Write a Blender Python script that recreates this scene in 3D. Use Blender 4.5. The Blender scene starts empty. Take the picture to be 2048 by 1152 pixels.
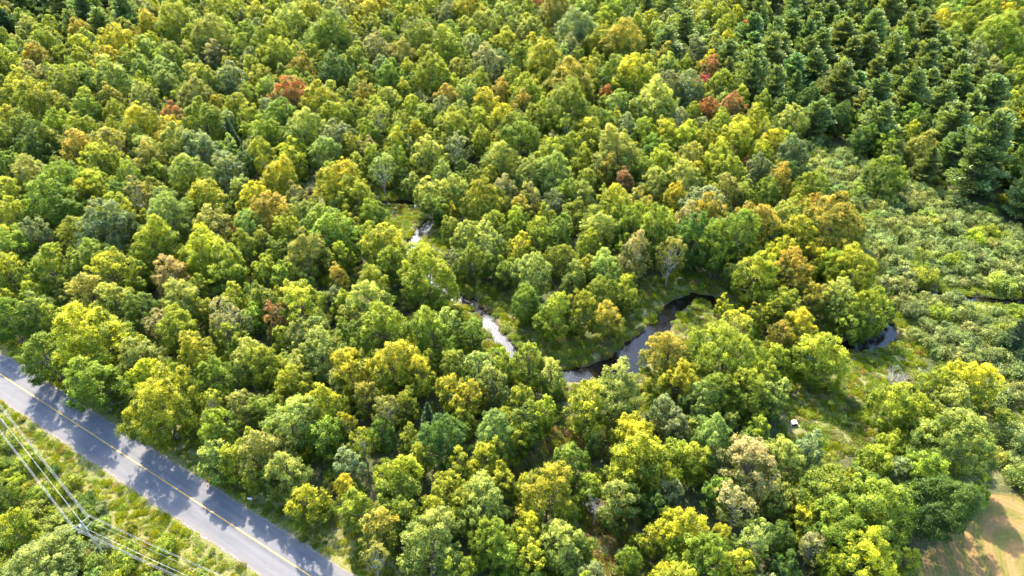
import bpy, math, random
import numpy as np
from mathutils import Vector
rad = math.radians
scene = bpy.context.scene
col = scene.collection

# ------------------------------------------------------------------ camera
H = 117.0                       # height of the camera over the ground, metres
PITCH = rad(39.1)               # downward tilt
F = 1365.3                      # focal length in photograph pixels (24 mm on 36 mm)
cam = bpy.data.cameras.new('camera')
cam.lens = 24.0; cam.sensor_width = 36.0; cam.clip_start = 0.5; cam.clip_end = 12000
camo = bpy.data.objects.new('camera', cam); col.objects.link(camo)
camo.location = (0, 0, H); camo.rotation_euler = (rad(90) - PITCH, 0, 0)
scene.camera = camo

# ------------------------------------------------------------------ light
SUN_EL, SUN_AZ = 45.0, -18.6    # azimuth measured from +Y towards +X
ce = math.cos(rad(SUN_EL))
sdir = Vector((math.sin(rad(SUN_AZ)) * ce, math.cos(rad(SUN_AZ)) * ce, math.sin(rad(SUN_EL))))
sl = bpy.data.lights.new('sun', 'SUN'); sl.energy = 4.2; sl.angle = rad(0.5); sl.color = (1.0, 0.92, 0.76)
so = bpy.data.objects.new('sun', sl); col.objects.link(so)
so.rotation_euler = (-sdir).to_track_quat('-Z', 'Y').to_euler()
so.location = sdir * 400
w = bpy.data.worlds.new('World'); scene.world = w; w.use_nodes = True
wn = w.node_tree; wn.nodes.clear()
wo = wn.nodes.new('ShaderNodeOutputWorld'); wb = wn.nodes.new('ShaderNodeBackground')
sky = wn.nodes.new('ShaderNodeTexSky'); sky.sky_type = 'NISHITA'; sky.sun_disc = False
sky.sun_elevation = rad(SUN_EL); sky.sun_rotation = rad(SUN_AZ); sky.altitude = 200
sky.air_density = 1.0; sky.dust_density = 0.6
tc = wn.nodes.new('ShaderNodeTexCoord'); nz = wn.nodes.new('ShaderNodeTexNoise')
nz.inputs['Scale'].default_value = 5.0; nz.inputs['Detail'].default_value = 6; nz.inputs['Roughness'].default_value = 0.6
cr = wn.nodes.new('ShaderNodeValToRGB'); cr.color_ramp.elements[0].position = 0.50; cr.color_ramp.elements[1].position = 0.70
mx = wn.nodes.new('ShaderNodeMix'); mx.data_type = 'RGBA'
mx.inputs['B'].default_value = (3.2, 6.8, 14.5, 1)
wn.links.new(tc.outputs['Generated'], nz.inputs['Vector']); wn.links.new(nz.outputs['Fac'], cr.inputs['Fac'])
wn.links.new(cr.outputs['Color'], mx.inputs['Factor']); wn.links.new(sky.outputs['Color'], mx.inputs['A'])
# thin bright cloud round the sun
dt = wn.nodes.new('ShaderNodeVectorMath'); dt.operation = 'DOT_PRODUCT'; dt.inputs[1].default_value = sdir
wn.links.new(tc.outputs['Generated'], dt.inputs[0])
pw = wn.nodes.new('ShaderNodeMath'); pw.operation = 'POWER'; pw.use_clamp = True; pw.inputs[1].default_value = 60.0
mxx = wn.nodes.new('ShaderNodeMath'); mxx.operation = 'MAXIMUM'; mxx.inputs[1].default_value = 0.0
wn.links.new(dt.outputs['Value'], mxx.inputs[0]); wn.links.new(mxx.outputs[0], pw.inputs[0])
gl = wn.nodes.new('ShaderNodeVectorMath'); gl.operation = 'SCALE'; gl.inputs[0].default_value = (85, 82, 76); wn.links.new(pw.outputs[0], gl.inputs['Scale'])
ad = wn.nodes.new('ShaderNodeVectorMath'); ad.operation = 'ADD'; wn.links.new(mx.outputs['Result'], ad.inputs[0]); wn.links.new(gl.outputs[0], ad.inputs[1])
wn.links.new(ad.outputs[0], wb.inputs['Color']); wn.links.new(wb.outputs['Background'], wo.inputs['Surface'])
wb.inputs['Strength'].default_value = 0.15
vs = scene.view_settings
vs.view_transform = 'Standard'; vs.look = 'None'; vs.gamma = 1.0; vs.use_curve_mapping = False
vs.exposure = 1.86
scene.render.engine = 'CYCLES'
scene.cycles.max_bounces = 6; scene.cycles.diffuse_bounces = 3; scene.cycles.transmission_bounces = 4
scene.cycles.glossy_bounces = 2
scene.render.resolution_x = 1024; scene.render.resolution_y = 576

# ------------------------------------------------------------------ geometry of the view
CP, SP = math.cos(PITCH), math.sin(PITCH)
def gnd(px, py, z=0.0):
    u = (px - 1024) / F; v = (576 - py) / F
    t = (H - z) / (SP - v * CP)
    return u * t, (CP + v * SP) * t, t
def proj(x, y, z):
    d = y * CP + (H - z) * SP
    return 1024 + F * x / d, 576 - F * (y * SP - (H - z) * CP) / d, d
def poly_w(poly):
    return [gnd(px, py)[:2] for px, py in poly]
def inpoly(X, Y, poly):
    X = np.asarray(X, float); Y = np.asarray(Y, float)
    r = np.zeros(X.shape, bool); n = len(poly)
    for i in range(n):
        x0, y0 = poly[i]; x1, y1 = poly[(i + 1) % n]
        c = ((y0 > Y) != (y1 > Y)) & (X < (x1 - x0) * (Y - y0) / (y1 - y0 + 1e-12) + x0)
        r ^= c
    return r
def polydist(X, Y, pts):
    D = np.full(np.shape(X), 1e9)
    for (x0, y0), (x1, y1) in zip(pts[:-1], pts[1:]):
        dx, dy = x1 - x0, y1 - y0
        t = np.clip(((X - x0) * dx + (Y - y0) * dy) / (dx * dx + dy * dy), 0, 1)
        D = np.minimum(D, np.hypot(X - x0 - t * dx, Y - y0 - t * dy))
    return D
def smooth(e0, e1, x):
    t = np.clip((x - e0) / (e1 - e0), 0, 1); return t * t * (3 - 2 * t)

# ------------------------------------------------------------------ object helpers
def tag(o, label=None, cat=None, group=None, kind=None):
    if label: o['label'] = label
    if cat: o['category'] = cat
    if group: o['group'] = group
    if kind: o['kind'] = kind
    return o
def link(name, me, parent=None):
    o = bpy.data.objects.new(name, me); col.objects.link(o)
    if parent: o.parent = parent
    return o
def mesh_np(name, V, Fc, mat, attrs=None, matidx=None, smoothf=False):
    """V (n,3), Fc (m,k) faces of k corners"""
    V = np.asarray(V, np.float32); Fc = np.asarray(Fc, np.int32)
    me = bpy.data.meshes.new(name)
    m, k = Fc.shape
    me.vertices.add(len(V)); me.vertices.foreach_set('co', V.ravel())
    me.loops.add(m * k); me.loops.foreach_set('vertex_index', Fc.ravel())
    me.polygons.add(m); me.polygons.foreach_set('loop_start', np.arange(0, m * k, k, dtype=np.int32))
    if smoothf: me.polygons.foreach_set('use_smooth', np.ones(m, bool))
    for mm in (mat if isinstance(mat, list) else [mat]): me.materials.append(mm)
    if matidx is not None: me.polygons.foreach_set('material_index', np.asarray(matidx, np.int32))
    me.update(calc_edges=True)
    for nm, (dom, typ, dat) in (attrs or {}).items():
        a = me.attributes.new(nm, typ, dom)
        key = {'FLOAT': 'value', 'FLOAT_VECTOR': 'vector', 'FLOAT_COLOR': 'color', 'INT': 'value'}[typ]
        a.data.foreach_set(key, np.asarray(dat, np.float32 if typ != 'INT' else np.int32).ravel())
    return me
class Geo:
    """collects tubes, boxes and prisms of one part; everything as quads"""
    def __init__(s): s.V = []; s.Q = []; s.n = 0
    def add(s, V, Q):
        V = np.asarray(V, float); Q = np.asarray(Q, int); s.V.append(V); s.Q.append(Q + s.n); s.n += len(V)
    def tube(s, pts, rads, k=6, cap=False):
        pts = np.asarray(pts, float); rads = np.asarray(rads, float); n = len(pts)
        T = np.gradient(pts, axis=0); T /= np.linalg.norm(T, axis=1)[:, None] + 1e-9
        up = np.array([0, 0, 1.0]) if abs(T[0, 2]) < .9 else np.array([1.0, 0, 0])
        A = np.cross(T, up); A /= np.linalg.norm(A, axis=1)[:, None] + 1e-9; B = np.cross(T, A)
        th = np.arange(k) * 2 * np.pi / k
        V = pts[:, None] + rads[:, None, None] * (np.cos(th)[None, :, None] * A[:, None] + np.sin(th)[None, :, None] * B[:, None])
        Q = []
        for i in range(n - 1):
            for j in range(k):
                a = i * k + j; b = i * k + (j + 1) % k; Q.append((a, b, b + k, a + k))
        if cap and k == 8:
            for o in (0, (n - 1) * k):
                Q += [(o, o + 1, o + 2, o + 3), (o, o + 3, o + 4, o + 7), (o + 4, o + 5, o + 6, o + 7)]
        s.add(V.reshape(-1, 3), Q)
    def box(s, c, sz, rz=0.0, tilt=None):
        x, y, z = [q / 2 for q in sz]
        V = np.array([(-x,-y,-z),(x,-y,-z),(x,y,-z),(-x,y,-z),(-x,-y,z),(x,-y,z),(x,y,z),(-x,y,z)])
        c_, s_ = math.cos(rz), math.sin(rz)
        V = np.stack([V[:,0]*c_ - V[:,1]*s_, V[:,0]*s_ + V[:,1]*c_, V[:,2]], 1) + np.array(c)
        s.add(V, [(0,3,2,1),(4,5,6,7),(0,1,5,4),(1,2,6,5),(2,3,7,6),(3,0,4,7)])
    def mesh(s, name, mat, smoothf=False):
        return mesh_np(name, np.concatenate(s.V), np.concatenate(s.Q), mat, smoothf=smoothf)
    def build(s, name, mat, parent=None, smoothf=False):
        return link(name, s.mesh(name, mat, smoothf), parent)

# ------------------------------------------------------------------ materials
def mat(name):
    m = bpy.data.materials.new(name); m.use_nodes = True; nt = m.node_tree
    b = nt.nodes['Principled BSDF']; return m, nt, b, nt.links
def simple(name, c, rough=0.7, metal=0.0, noise=0.0, scale=3.0):
    m, nt, b, L = mat(name)
    b.inputs['Roughness'].default_value = rough; b.inputs['Metallic'].default_value = metal
    if noise:
        t = nt.nodes.new('ShaderNodeTexCoord'); n = nt.nodes.new('ShaderNodeTexNoise'); n.inputs['Scale'].default_value = scale
        r = nt.nodes.new('ShaderNodeMix'); r.data_type = 'RGBA'
        r.inputs['A'].default_value = (*[q * (1 - noise) for q in c], 1); r.inputs['B'].default_value = (*[min(1, q * (1 + noise)) for q in c], 1)
        L.new(t.outputs['Object'], n.inputs['Vector']); L.new(n.outputs['Fac'], r.inputs['Factor']); L.new(r.outputs['Result'], b.inputs['Base Color'])
    else: b.inputs['Base Color'].default_value = (*c, 1)
    return m
def N(nt, t, **k):
    n = nt.nodes.new(t)
    for a, v in k.items():
        if a in n.bl_rna.properties: setattr(n, a, v)
        else: n.inputs[a].default_value = v
    return n
def mathn(nt, op, a, b=None, c=None, clamp=False):
    n = nt.nodes.new('ShaderNodeMath'); n.operation = op; n.use_clamp = clamp
    for i, q in enumerate((a, b, c)):
        if q is None: continue
        if isinstance(q, (int, float)): n.inputs[i].default_value = q
        else: nt.links.new(q, n.inputs[i])
    return n.outputs[0]
def mixc(nt, f, a, b):
    n = nt.nodes.new('ShaderNodeMix'); n.data_type = 'RGBA'
    for key, q in (('Factor', f), ('A', a), ('B', b)):
        if isinstance(q, (int, float)): n.inputs[key].default_value = q
        elif isinstance(q, tuple): n.inputs[key].default_value = (*q, 1)
        else: nt.links.new(q, n.inputs[key])
    return n.outputs['Result']

def leaf_material(name, transl=0.36):
    m, nt, b, L = mat(name)
    ab = N(nt, 'ShaderNodeAttribute', attribute_type='INSTANCER', attribute_name='leaf_base')
    at = N(nt, 'ShaderNodeAttribute', attribute_type='INSTANCER', attribute_name='leaf_tip')
    lf = N(nt, 'ShaderNodeAttribute', attribute_type='GEOMETRY', attribute_name='lf')
    sp = N(nt, 'ShaderNodeSeparateXYZ'); L.new(lf.outputs['Vector'], sp.inputs[0])
    # x random per leaf, y = share of tip colour: turned leaves and painted-in top light, z random per twig
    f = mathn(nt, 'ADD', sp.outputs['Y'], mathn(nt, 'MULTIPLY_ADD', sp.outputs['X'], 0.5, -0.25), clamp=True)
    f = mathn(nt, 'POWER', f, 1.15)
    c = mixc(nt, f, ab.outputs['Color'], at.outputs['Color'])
    g = mathn(nt, 'MULTIPLY_ADD', sp.outputs['Z'], 0.55, 0.72)
    g = mathn(nt, 'MULTIPLY', g, mathn(nt, 'MULTIPLY_ADD', sp.outputs['X'], 0.3, 0.85))
    vm = N(nt, 'ShaderNodeVectorMath', operation='SCALE'); L.new(c, vm.inputs[0]); L.new(g, vm.inputs['Scale'])
    L.new(vm.outputs[0], b.inputs['Base Color'])
    b.inputs['Roughness'].default_value = 0.5; b.inputs['Specular IOR Level'].default_value = 0.2
    tr = N(nt, 'ShaderNodeBsdfTranslucent')
    vt = N(nt, 'ShaderNodeVectorMath', operation='MULTIPLY'); L.new(vm.outputs[0], vt.inputs[0]); vt.inputs[1].default_value = (1.95, 1.85, 0.55)
    L.new(vt.outputs[0], tr.inputs['Color'])
    mxs = N(nt, 'ShaderNodeMixShader'); mxs.inputs['Fac'].default_value = transl
    L.new(b.outputs[0], mxs.inputs[1]); L.new(tr.outputs[0], mxs.inputs[2])
    L.new(mxs.outputs[0], nt.nodes['Material Output'].inputs['Surface'])
    return m
LEAF = leaf_material('leaf'); NEEDLE = leaf_material('needle', 0.22)
BARK = simple('bark', (0.13, 0.105, 0.085), 0.9, 0, 0.4, 2.0)
PALE_BARK = simple('pale_bark', (0.42, 0.38, 0.33), 0.8, 0, 0.35, 2.5)
DEAD_WOOD = simple('dead_wood', (0.40, 0.35, 0.33), 0.85, 0, 0.3, 2.0)
POLE_WOOD = simple('pole_wood', (0.24, 0.24, 0.17), 0.85, 0, 0.3, 1.5)
METAL = simple('galvanised', (0.62, 0.63, 0.64), 0.4, 0.6)
WIRE = simple('wire_alloy', (0.36, 0.36, 0.37), 0.6, 0.1)
WHITE = simple('white_paint', (0.80, 0.80, 0.80), 0.5)
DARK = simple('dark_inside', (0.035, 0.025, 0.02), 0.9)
YELLOW = simple('yellow_sheet', (0.85, 0.42, 0.02), 0.45)
INK = simple('sign_ink', (0.04, 0.04, 0.045), 0.6)
CERAMIC = simple('insulator_grey', (0.5, 0.48, 0.47), 0.25)

# ------------------------------------------------------------------ road, stream and open ground (outlined in photo pixels, laid out on the ground)
RL0, RL1 = gnd(0, 795)[:2], gnd(530, 1152)[:2]          # near edge
RU0, RU1 = gnd(0, 708)[:2], gnd(705, 1152)[:2]          # far edge
rdx, rdy = (RU1[0]-RU0[0]+RL1[0]-RL0[0]), (RU1[1]-RU0[1]+RL1[1]-RL0[1])
rl = math.hypot(rdx, rdy); rdx /= rl; rdy /= rl         # unit direction, leading right and towards the camera
rnx, rny = -rdy, rdx                                     # towards the forest
if rny < 0: rnx, rny = -rnx, -rny
su = np.mean([p[0]*rnx + p[1]*rny for p in (RU0, RU1)]); sl_ = np.mean([p[0]*rnx + p[1]*rny for p in (RL0, RL1)])
RC, RHW = (su + sl_) / 2, (su - sl_) / 2
yl = np.mean([p[0]*rnx + p[1]*rny for p in (gnd(0, 749)[:2], gnd(622, 1152)[:2])])
def road_s(X, Y): return X * rnx + Y * rny - RC          # signed distance from the centre, + on the forest side
STREAM = poly_w([(380,330),(440,372),(520,395),(560,402),(598,396),(640,381),(700,388),(760,405),(800,402),(838,409),(868,428),(852,452),(826,482),
  (822,515),(850,550),(880,578),(905,592),(940,600),(968,628),(985,652),(1003,678),(1030,705),(1070,733),(1130,748),(1185,745),(1238,737),
  (1265,710),(1290,683),(1322,650),(1345,615),(1385,592),(1425,597),(1447,622),(1458,668),(1485,712),(1530,742),(1590,722),(1640,697),(1690,688),(1735,682),
  (1768,664),(1762,648),(1735,628),(1700,615),(1665,592),(1690,562),(1740,556),(1780,568),(1830,581),(1885,588),(1935,598),(2060,604),(2200,590)])
# widen: (photo px, extra half width in metres)
WIDE = [(gnd(1262,713)[:2], 1.9), (gnd(1240,735)[:2], 1.4), (gnd(1750,662)[:2], 2.6), (gnd(1350,605)[:2], .3), (gnd(850,450)[:2], .9), (gnd(1015,690)[:2], 0.2), (gnd(920,596)[:2], .1), (gnd(1690,688)[:2], 1.1), (gnd(1320,640)[:2], .7)]
POOL = poly_w([(1340,808),(1365,795),(1392,784),(1440,768)])
def water_sd(X, Y):
    d = polydist(X, Y, STREAM) - 1.5
    for (cx, cy), a in WIDE: d = d - a * np.exp(-((X-cx)**2 + (Y-cy)**2) / (2*7.0**2))
    d = d + 0.35*np.sin(X*0.9+Y*0.5) * np.sin(Y*0.8-X*0.3)
    return np.minimum(d, polydist(X, Y, POOL) - 1.4)
HAY = poly_w([(1836,1190),(1842,1122),(1880,1080),(1920,1040),(1945,1002),(1985,988),(2048,984),(2400,990),(2600,1300),(1830,1300)])
MEADOW = [poly_w(p) for p in (
  [(885,570),(960,575),(1040,600),(1100,640),(1180,680),(1230,640),(1290,560),(1390,540),(1450,580),(1470,640),(1440,690),(1300,770),(1130,760),(1010,720),(920,720),(800,720),(790,640),(880,630)],
  [(760,395),(845,395),(890,440),(900,520),(880,570),(800,500),(750,440)],
  [(1640,690),(1790,600),(1860,700),(1830,760),(1760,830),(1740,900),(1640,930),(1555,880),(1570,800),(1650,760)],
  [(1040,870),(1200,840),(1230,890),(1130,940),(1080,970),(1030,960)], [(1150,990),(1240,990),(1310,1152),(1180,1160)],
  [(1640,560),(1780,545),(1960,590),(1960,620),(1800,640),(1650,620)])]
SHRUBS = poly_w([(1570,285),(1640,290),(1760,345),(1830,375),(1950,425),(2060,470),(2300,560),(2300,900),(2060,960),(1990,970),(1960,880),(1970,800),(1900,740),(1820,690),(1790,610),(1730,560),(1710,500),(1715,430),(1660,390),(1600,350)])
PINES = poly_w([(1425,150),(1450,80),(1500,20),(1560,-60),(1720,-60),(1850,60),(1900,110),(2000,180),(2060,230),(2300,300),(2300,640),(2060,480),(1950,435),(1830,385),(1760,350),(1640,300),(1560,280),(1490,235),(1440,200)])
PINES_W2 = poly_w([(0,-10),(240,-10),(250,60),(180,110),(60,60)])
rng = np.random.default_rng(7); random.seed(7)

# ------------------------------------------------------------------ ground sheet
def axis(a, b, step, far):
    core = list(np.arange(a, b + .01, step)); lo = []; hi = []; s = step; q = a
    while q > -far: s *= 1.35; q -= s; lo.append(q)
    s = step; q = b
    while q < far: s *= 1.35; q += s; hi.append(q)
    return np.array(lo[::-1] + core + hi)
GX = axis(-300, 300, 1.0, 6000); GY = axis(25, 470, 1.0, 7000)
XX, YY = np.meshgrid(GX, GY)
def terrain(X, Y):
    wd = water_sd(X, Y); rs = np.abs(road_s(X, Y))
    z = 0.35*np.sin(X*0.07+1)*np.sin(Y*0.06) + 0.18*np.sin(X*0.23+Y*0.11)*np.sin(Y*0.19-X*.05)
    z = z * smooth(7, 22, rs) * smooth(0, 16, wd)
    z = z - 0.55 * smooth(9.5, 6.0, rs) * smooth(5.2, 6.6, rs)      # shallow ditches beside the road
    z = np.where(rs < 5.3, -0.03, z)
    return z - 1.3 * smooth(.8, -1.2, wd)
ZZ = terrain(XX, YY); WD = water_sd(XX, YY); RS = road_s(XX, YY)
zm = np.zeros(XX.shape)
for p in MEADOW: zm = np.maximum(zm, inpoly(XX, YY, p).astype(float))
zm = np.maximum(zm, smooth(6, 2, WD)); zm = np.maximum(zm, .55*inpoly(XX, YY, SHRUBS))
zh = inpoly(XX, YY, HAY).astype(float)
zv = np.clip(smooth(13, 8, np.abs(RS)) + (RS < -4) * 1.0, 0, 1)
zb = smooth(1.3, 0.0, WD)
ny, nx = XX.shape
idx = np.arange(nx*ny).reshape(ny, nx)
Fq = np.stack([idx[:-1,:-1], idx[:-1,1:], idx[1:,1:], idx[1:,:-1]], -1).reshape(-1, 4)
gm, nt, b, L = mat('ground')
zc = N(nt, 'ShaderNodeAttribute', attribute_name='zones'); sx = N(nt, 'ShaderNodeSeparateColor'); L.new(zc.outputs['Color'], sx.inputs[0])
geo = N(nt, 'ShaderNodeNewGeometry'); pos = geo.outputs['Position']
def noise(nt, scale, det=4, rough=.6, dist=0.0, vec=None):
    n = N(nt, 'ShaderNodeTexNoise'); n.inputs['Scale'].default_value = scale; n.inputs['Detail'].default_value = det
    n.inputs['Roughness'].default_value = rough; n.inputs['Distortion'].default_value = dist
    nt.links.new(vec if vec is not None else nt.nodes['Geometry'].outputs['Position'], n.inputs['Vector']); return n.outputs['Fac']
def ramp(nt, f, lo, hi):
    return mathn(nt, 'DIVIDE', mathn(nt, 'SUBTRACT', f, lo), hi - lo, clamp=True)
n1 = ramp(nt, noise(nt, .12), .35, .65); n2 = ramp(nt, noise(nt, 1.3), .35, .65); n3 = ramp(nt, noise(nt, 5.0, 3), .3, .7)
floor = mixc(nt, n2, (0.05, 0.065, 0.022), (0.11, 0.085, 0.045))
floor = mixc(nt, mathn(nt, 'MULTIPLY', n1, n3), floor, (0.05, 0.085, 0.02))
meadow = mixc(nt, n2, (0.09, 0.12, 0.03), (0.19, 0.19, 0.065)); meadow = mixc(nt, mathn(nt, 'MULTIPLY', n1, n3), meadow, (0.24, 0.18, 0.09))
verge = mixc(nt, n2, (0.10, 0.13, 0.03), (0.22, 0.20, 0.06)); verge = mixc(nt, mathn(nt, 'MULTIPLY', n3, .5), verge, (0.22, 0.15, 0.07))
# mown hay: curved swaths round the far corner of the field
hx, hy, _ = gnd(2100, 1190)
mp = N(nt, 'ShaderNodeVectorMath', operation='SUBTRACT'); L.new(pos, mp.inputs[0]); mp.inputs[1].default_value = (hx, hy, 0)
mq = N(nt, 'ShaderNodeVectorMath', operation='MULTIPLY'); L.new(mp.outputs[0], mq.inputs[0]); mq.inputs[1].default_value = (1.0, .55, 1.0); mp = mq
wv = N(nt, 'ShaderNodeTexWave', wave_type='RINGS', rings_direction='Z'); wv.inputs['Scale'].default_value = 0.105
wv.inputs['Distortion'].default_value = 6.0; wv.inputs['Detail'].default_value = 3; wv.inputs['Detail Scale'].default_value = .3
L.new(mp.outputs[0], wv.inputs['Vector'])
wf = N(nt, 'ShaderNodeTexWave', wave_type='RINGS', rings_direction='Z'); wf.inputs['Scale'].default_value = 0.42
wf.inputs['Distortion'].default_value = 5.0; wf.inputs['Detail'].default_value = 2; L.new(mp.outputs[0], wf.inputs['Vector'])
hay = mixc(nt, ramp(nt, mathn(nt, 'ADD', mathn(nt, 'MULTIPLY', wv.outputs['Fac'], .5), mathn(nt, 'MULTIPLY', noise(nt, .55, 6, .7), .9)), .5, .9), (0.135, 0.115, 0.026), (0.29, 0.150, 0.058))
hay = mixc(nt, mathn(nt, 'MULTIPLY', ramp(nt, wf.outputs['Fac'], .5, 1), mathn(nt, 'MULTIPLY', noise(nt, .3, 3), .45)), hay, (0.17, 0.10, 0.05))
hay = mixc(nt, mathn(nt, 'MULTIPLY', n1, .35), hay, (0.13, 0.15, 0.03)); hay = mixc(nt, mathn(nt, 'MULTIPLY', n3, .25), hay, (0.25, 0.145, 0.062))
bank = mixc(nt, n3, (0.06, 0.04, 0.022), (0.13, 0.10, 0.05))
c = mixc(nt, sx.outputs['Blue'], floor, verge); c = mixc(nt, sx.outputs['Red'], c, meadow); c = mixc(nt, sx.outputs['Green'], c, hay)
zb_n = N(nt, 'ShaderNodeAttribute', attribute_name='bank'); c = mixc(nt, zb_n.outputs['Fac'], c, bank)
L.new(c, b.inputs['Base Color']); b.inputs['Roughness'].default_value = .95; b.inputs['Specular IOR Level'].default_value = .1
bp = N(nt, 'ShaderNodeBump'); bp.inputs['Strength'].default_value = .8; bp.inputs['Distance'].default_value = .25
L.new(mathn(nt, 'ADD', noise(nt, 2.5, 5), mathn(nt, 'MULTIPLY', wf.outputs['Fac'], .25)), bp.inputs['Height']); L.new(bp.outputs[0], b.inputs['Normal'])
zones = np.stack([zm, zh, zv, np.ones_like(zm)], -1)
g = link('ground', mesh_np('ground', np.stack([XX, YY, ZZ], -1).reshape(-1, 3), Fq, gm,
         {'zones': ('POINT', 'FLOAT_COLOR', zones), 'bank': ('POINT', 'FLOAT', zb)}, smoothf=True))
tag(g, kind='structure')

# water: only the cells of the channel
wm, nt, b, L = mat('water')
b.inputs['Base Color'].default_value = (0.005, 0.004, 0.003, 1); b.inputs['Roughness'].default_value = 0.03; b.inputs['IOR'].default_value = 1.42
b.inputs['Specular IOR Level'].default_value = .85
geo = N(nt, 'ShaderNodeNewGeometry'); bp = N(nt, 'ShaderNodeBump'); bp.inputs['Strength'].default_value = .22; bp.inputs['Distance'].default_value = .1
L.new(noise(nt, 1.6, 4, .55, .6), bp.inputs['Height']); L.new(bp.outputs[0], b.inputs['Normal'])
cm = (WD[:-1,:-1] < 2.5)
keep = cm.reshape(-1) & (XX[:-1,:-1].reshape(-1) > -300) & (XX[:-1,:-1].reshape(-1) < 300) & (YY[:-1,:-1].reshape(-1) < 470)
Fw = Fq[keep]; used, inv = np.unique(Fw, return_inverse=True)
Vw = np.stack([XX.reshape(-1)[used], YY.reshape(-1)[used], np.full(len(used), -0.5)], 1)
tag(link('stream_water', mesh_np('stream_water', Vw, inv.reshape(-1, 4), wm)), kind='structure')

# ------------------------------------------------------------------ road
def ribbon(name, s0, s1, a0, a1, z, m, parent=None, jag=0.0, n=600):
    A = np.linspace(a0, a1, n); e = np.array([rnx, rny]); d = np.array([rdx, rdy])
    j0 = jag * (np.sin(A*.9) * np.sin(A*.37+1) + .5*np.sin(A*2.3)); j1 = jag * (np.sin(A*.7+2) * np.sin(A*.41) + .5*np.sin(A*2.9))
    P0 = (RC + s0 + j0)[:, None] * e + A[:, None] * d; P1 = (RC + s1 + j1)[:, None] * e + A[:, None] * d
    V = np.concatenate([np.c_[P0, np.full(n, z)], np.c_[P1, np.full(n, z)]]); i = np.arange(n-1)
    o = link(name, mesh_np(name, V, np.stack([i, i+1, i+1+n, i+n], 1), m), parent); return o
am, nt, b, L = mat('asphalt')
geo = N(nt, 'ShaderNodeNewGeometry')
vr = N(nt, 'ShaderNodeVectorRotate', rotation_type='Z_AXIS'); L.new(geo.outputs['Position'], vr.inputs['Vector']); vr.inputs['Angle'].default_value = -math.atan2(rdy, rdx)
st = N(nt, 'ShaderNodeVectorMath', operation='MULTIPLY'); L.new(vr.outputs[0], st.inputs[0]); st.inputs[1].default_value = (.035, 1, 1)
stn = ramp(nt, noise(nt, 1.1, 4, .55, 0, st.outputs[0]), .35, .65); fine = noise(nt, 14, 3, .7); big = ramp(nt, noise(nt, .25, 4), .3, .7)
c = mixc(nt, stn, (0.086, 0.082, 0.085), (0.136, 0.127, 0.127)); c = mixc(nt, mathn(nt, 'MULTIPLY', big, .45), c, (0.150, 0.141, 0.139))
c = mixc(nt, mathn(nt, 'MULTIPLY', ramp(nt, fine, .45, .75), .35), c, (0.08, 0.08, 0.085))
vo = N(nt, 'ShaderNodeTexVoronoi', feature='DISTANCE_TO_EDGE'); vo.inputs['Scale'].default_value = .22
wob = N(nt, 'ShaderNodeVectorMath', operation='ADD'); nzv = N(nt, 'ShaderNodeTexNoise'); nzv.inputs['Scale'].default_value = .9; L.new(geo.outputs['Position'], nzv.inputs['Vector'])
s3 = N(nt, 'ShaderNodeVectorMath', operation='SCALE'); L.new(nzv.outputs['Color'], s3.inputs[0]); s3.inputs['Scale'].default_value = 1.4
L.new(geo.outputs['Position'], wob.inputs[0]); L.new(s3.outputs[0], wob.inputs[1]); L.new(wob.outputs[0], vo.inputs['Vector'])
crk = mathn(nt, 'MULTIPLY', mathn(nt, 'LESS_THAN', vo.outputs['Distance'], .006), .35)
sy_ = N(nt, 'ShaderNodeSeparateXYZ'); L.new(vr.outputs[0], sy_.inputs[0])
off_ = mathn(nt, 'ABSOLUTE', mathn(nt, 'SUBTRACT', mathn(nt, 'MODULO', mathn(nt, 'ADD', mathn(nt, 'SUBTRACT', sy_.outputs['Y'], RC), 40.0), 1.9), .95))
trk = mathn(nt, 'MULTIPLY', ramp(nt, off_, .45, .95), mathn(nt, 'MULTIPLY', stn, .35))
c = mixc(nt, trk, c, (0.085, 0.082, 0.086)); c = mixc(nt, crk, c, (0.05, 0.05, 0.05))
edge_ = mathn(nt, 'MULTIPLY', ramp(nt, mathn(nt, 'ADD', mathn(nt, 'ABSOLUTE', mathn(nt, 'SUBTRACT', sy_.outputs['Y'], RC)), mathn(nt, 'MULTIPLY', fine, .6)), RHW-.35, RHW+.25), .6)
c = mixc(nt, edge_, c, (0.15, 0.125, 0.10)); L.new(c, b.inputs['Base Color']); b.inputs['Roughness'].default_value = .85
gv, nt, b, L = mat('gravel')
geo = N(nt, 'ShaderNodeNewGeometry'); f = ramp(nt, noise(nt, 3.0, 5, .7), .35, .65)
L.new(mixc(nt, f, (0.10, 0.085, 0.065), (0.26, 0.22, 0.19)), b.inputs['Base Color']); b.inputs['Roughness'].default_value = .95
tag(ribbon('gravel_shoulder', -RHW-.45, RHW+.35, -330, 330, .004, gv, jag=.22), kind='structure')
rd = tag(ribbon('road', -RHW, RHW, -330, 330, .03, am, jag=.05), kind='structure')
lm = simple('line_yellow', (0.60, 0.33, 0.03), .6, 0, .25, 1.5)
ribbon('centre_line', yl-RC-.09, yl-RC+.09, -330, 330, .036, lm, rd)
tar = simple('tar_seal', (0.085, 0.085, 0.09), .6)
ribbon('tar_seam', -RHW*.50, -RHW*.50+.07, -330, 330, .034, tar, rd, jag=.05)

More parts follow.
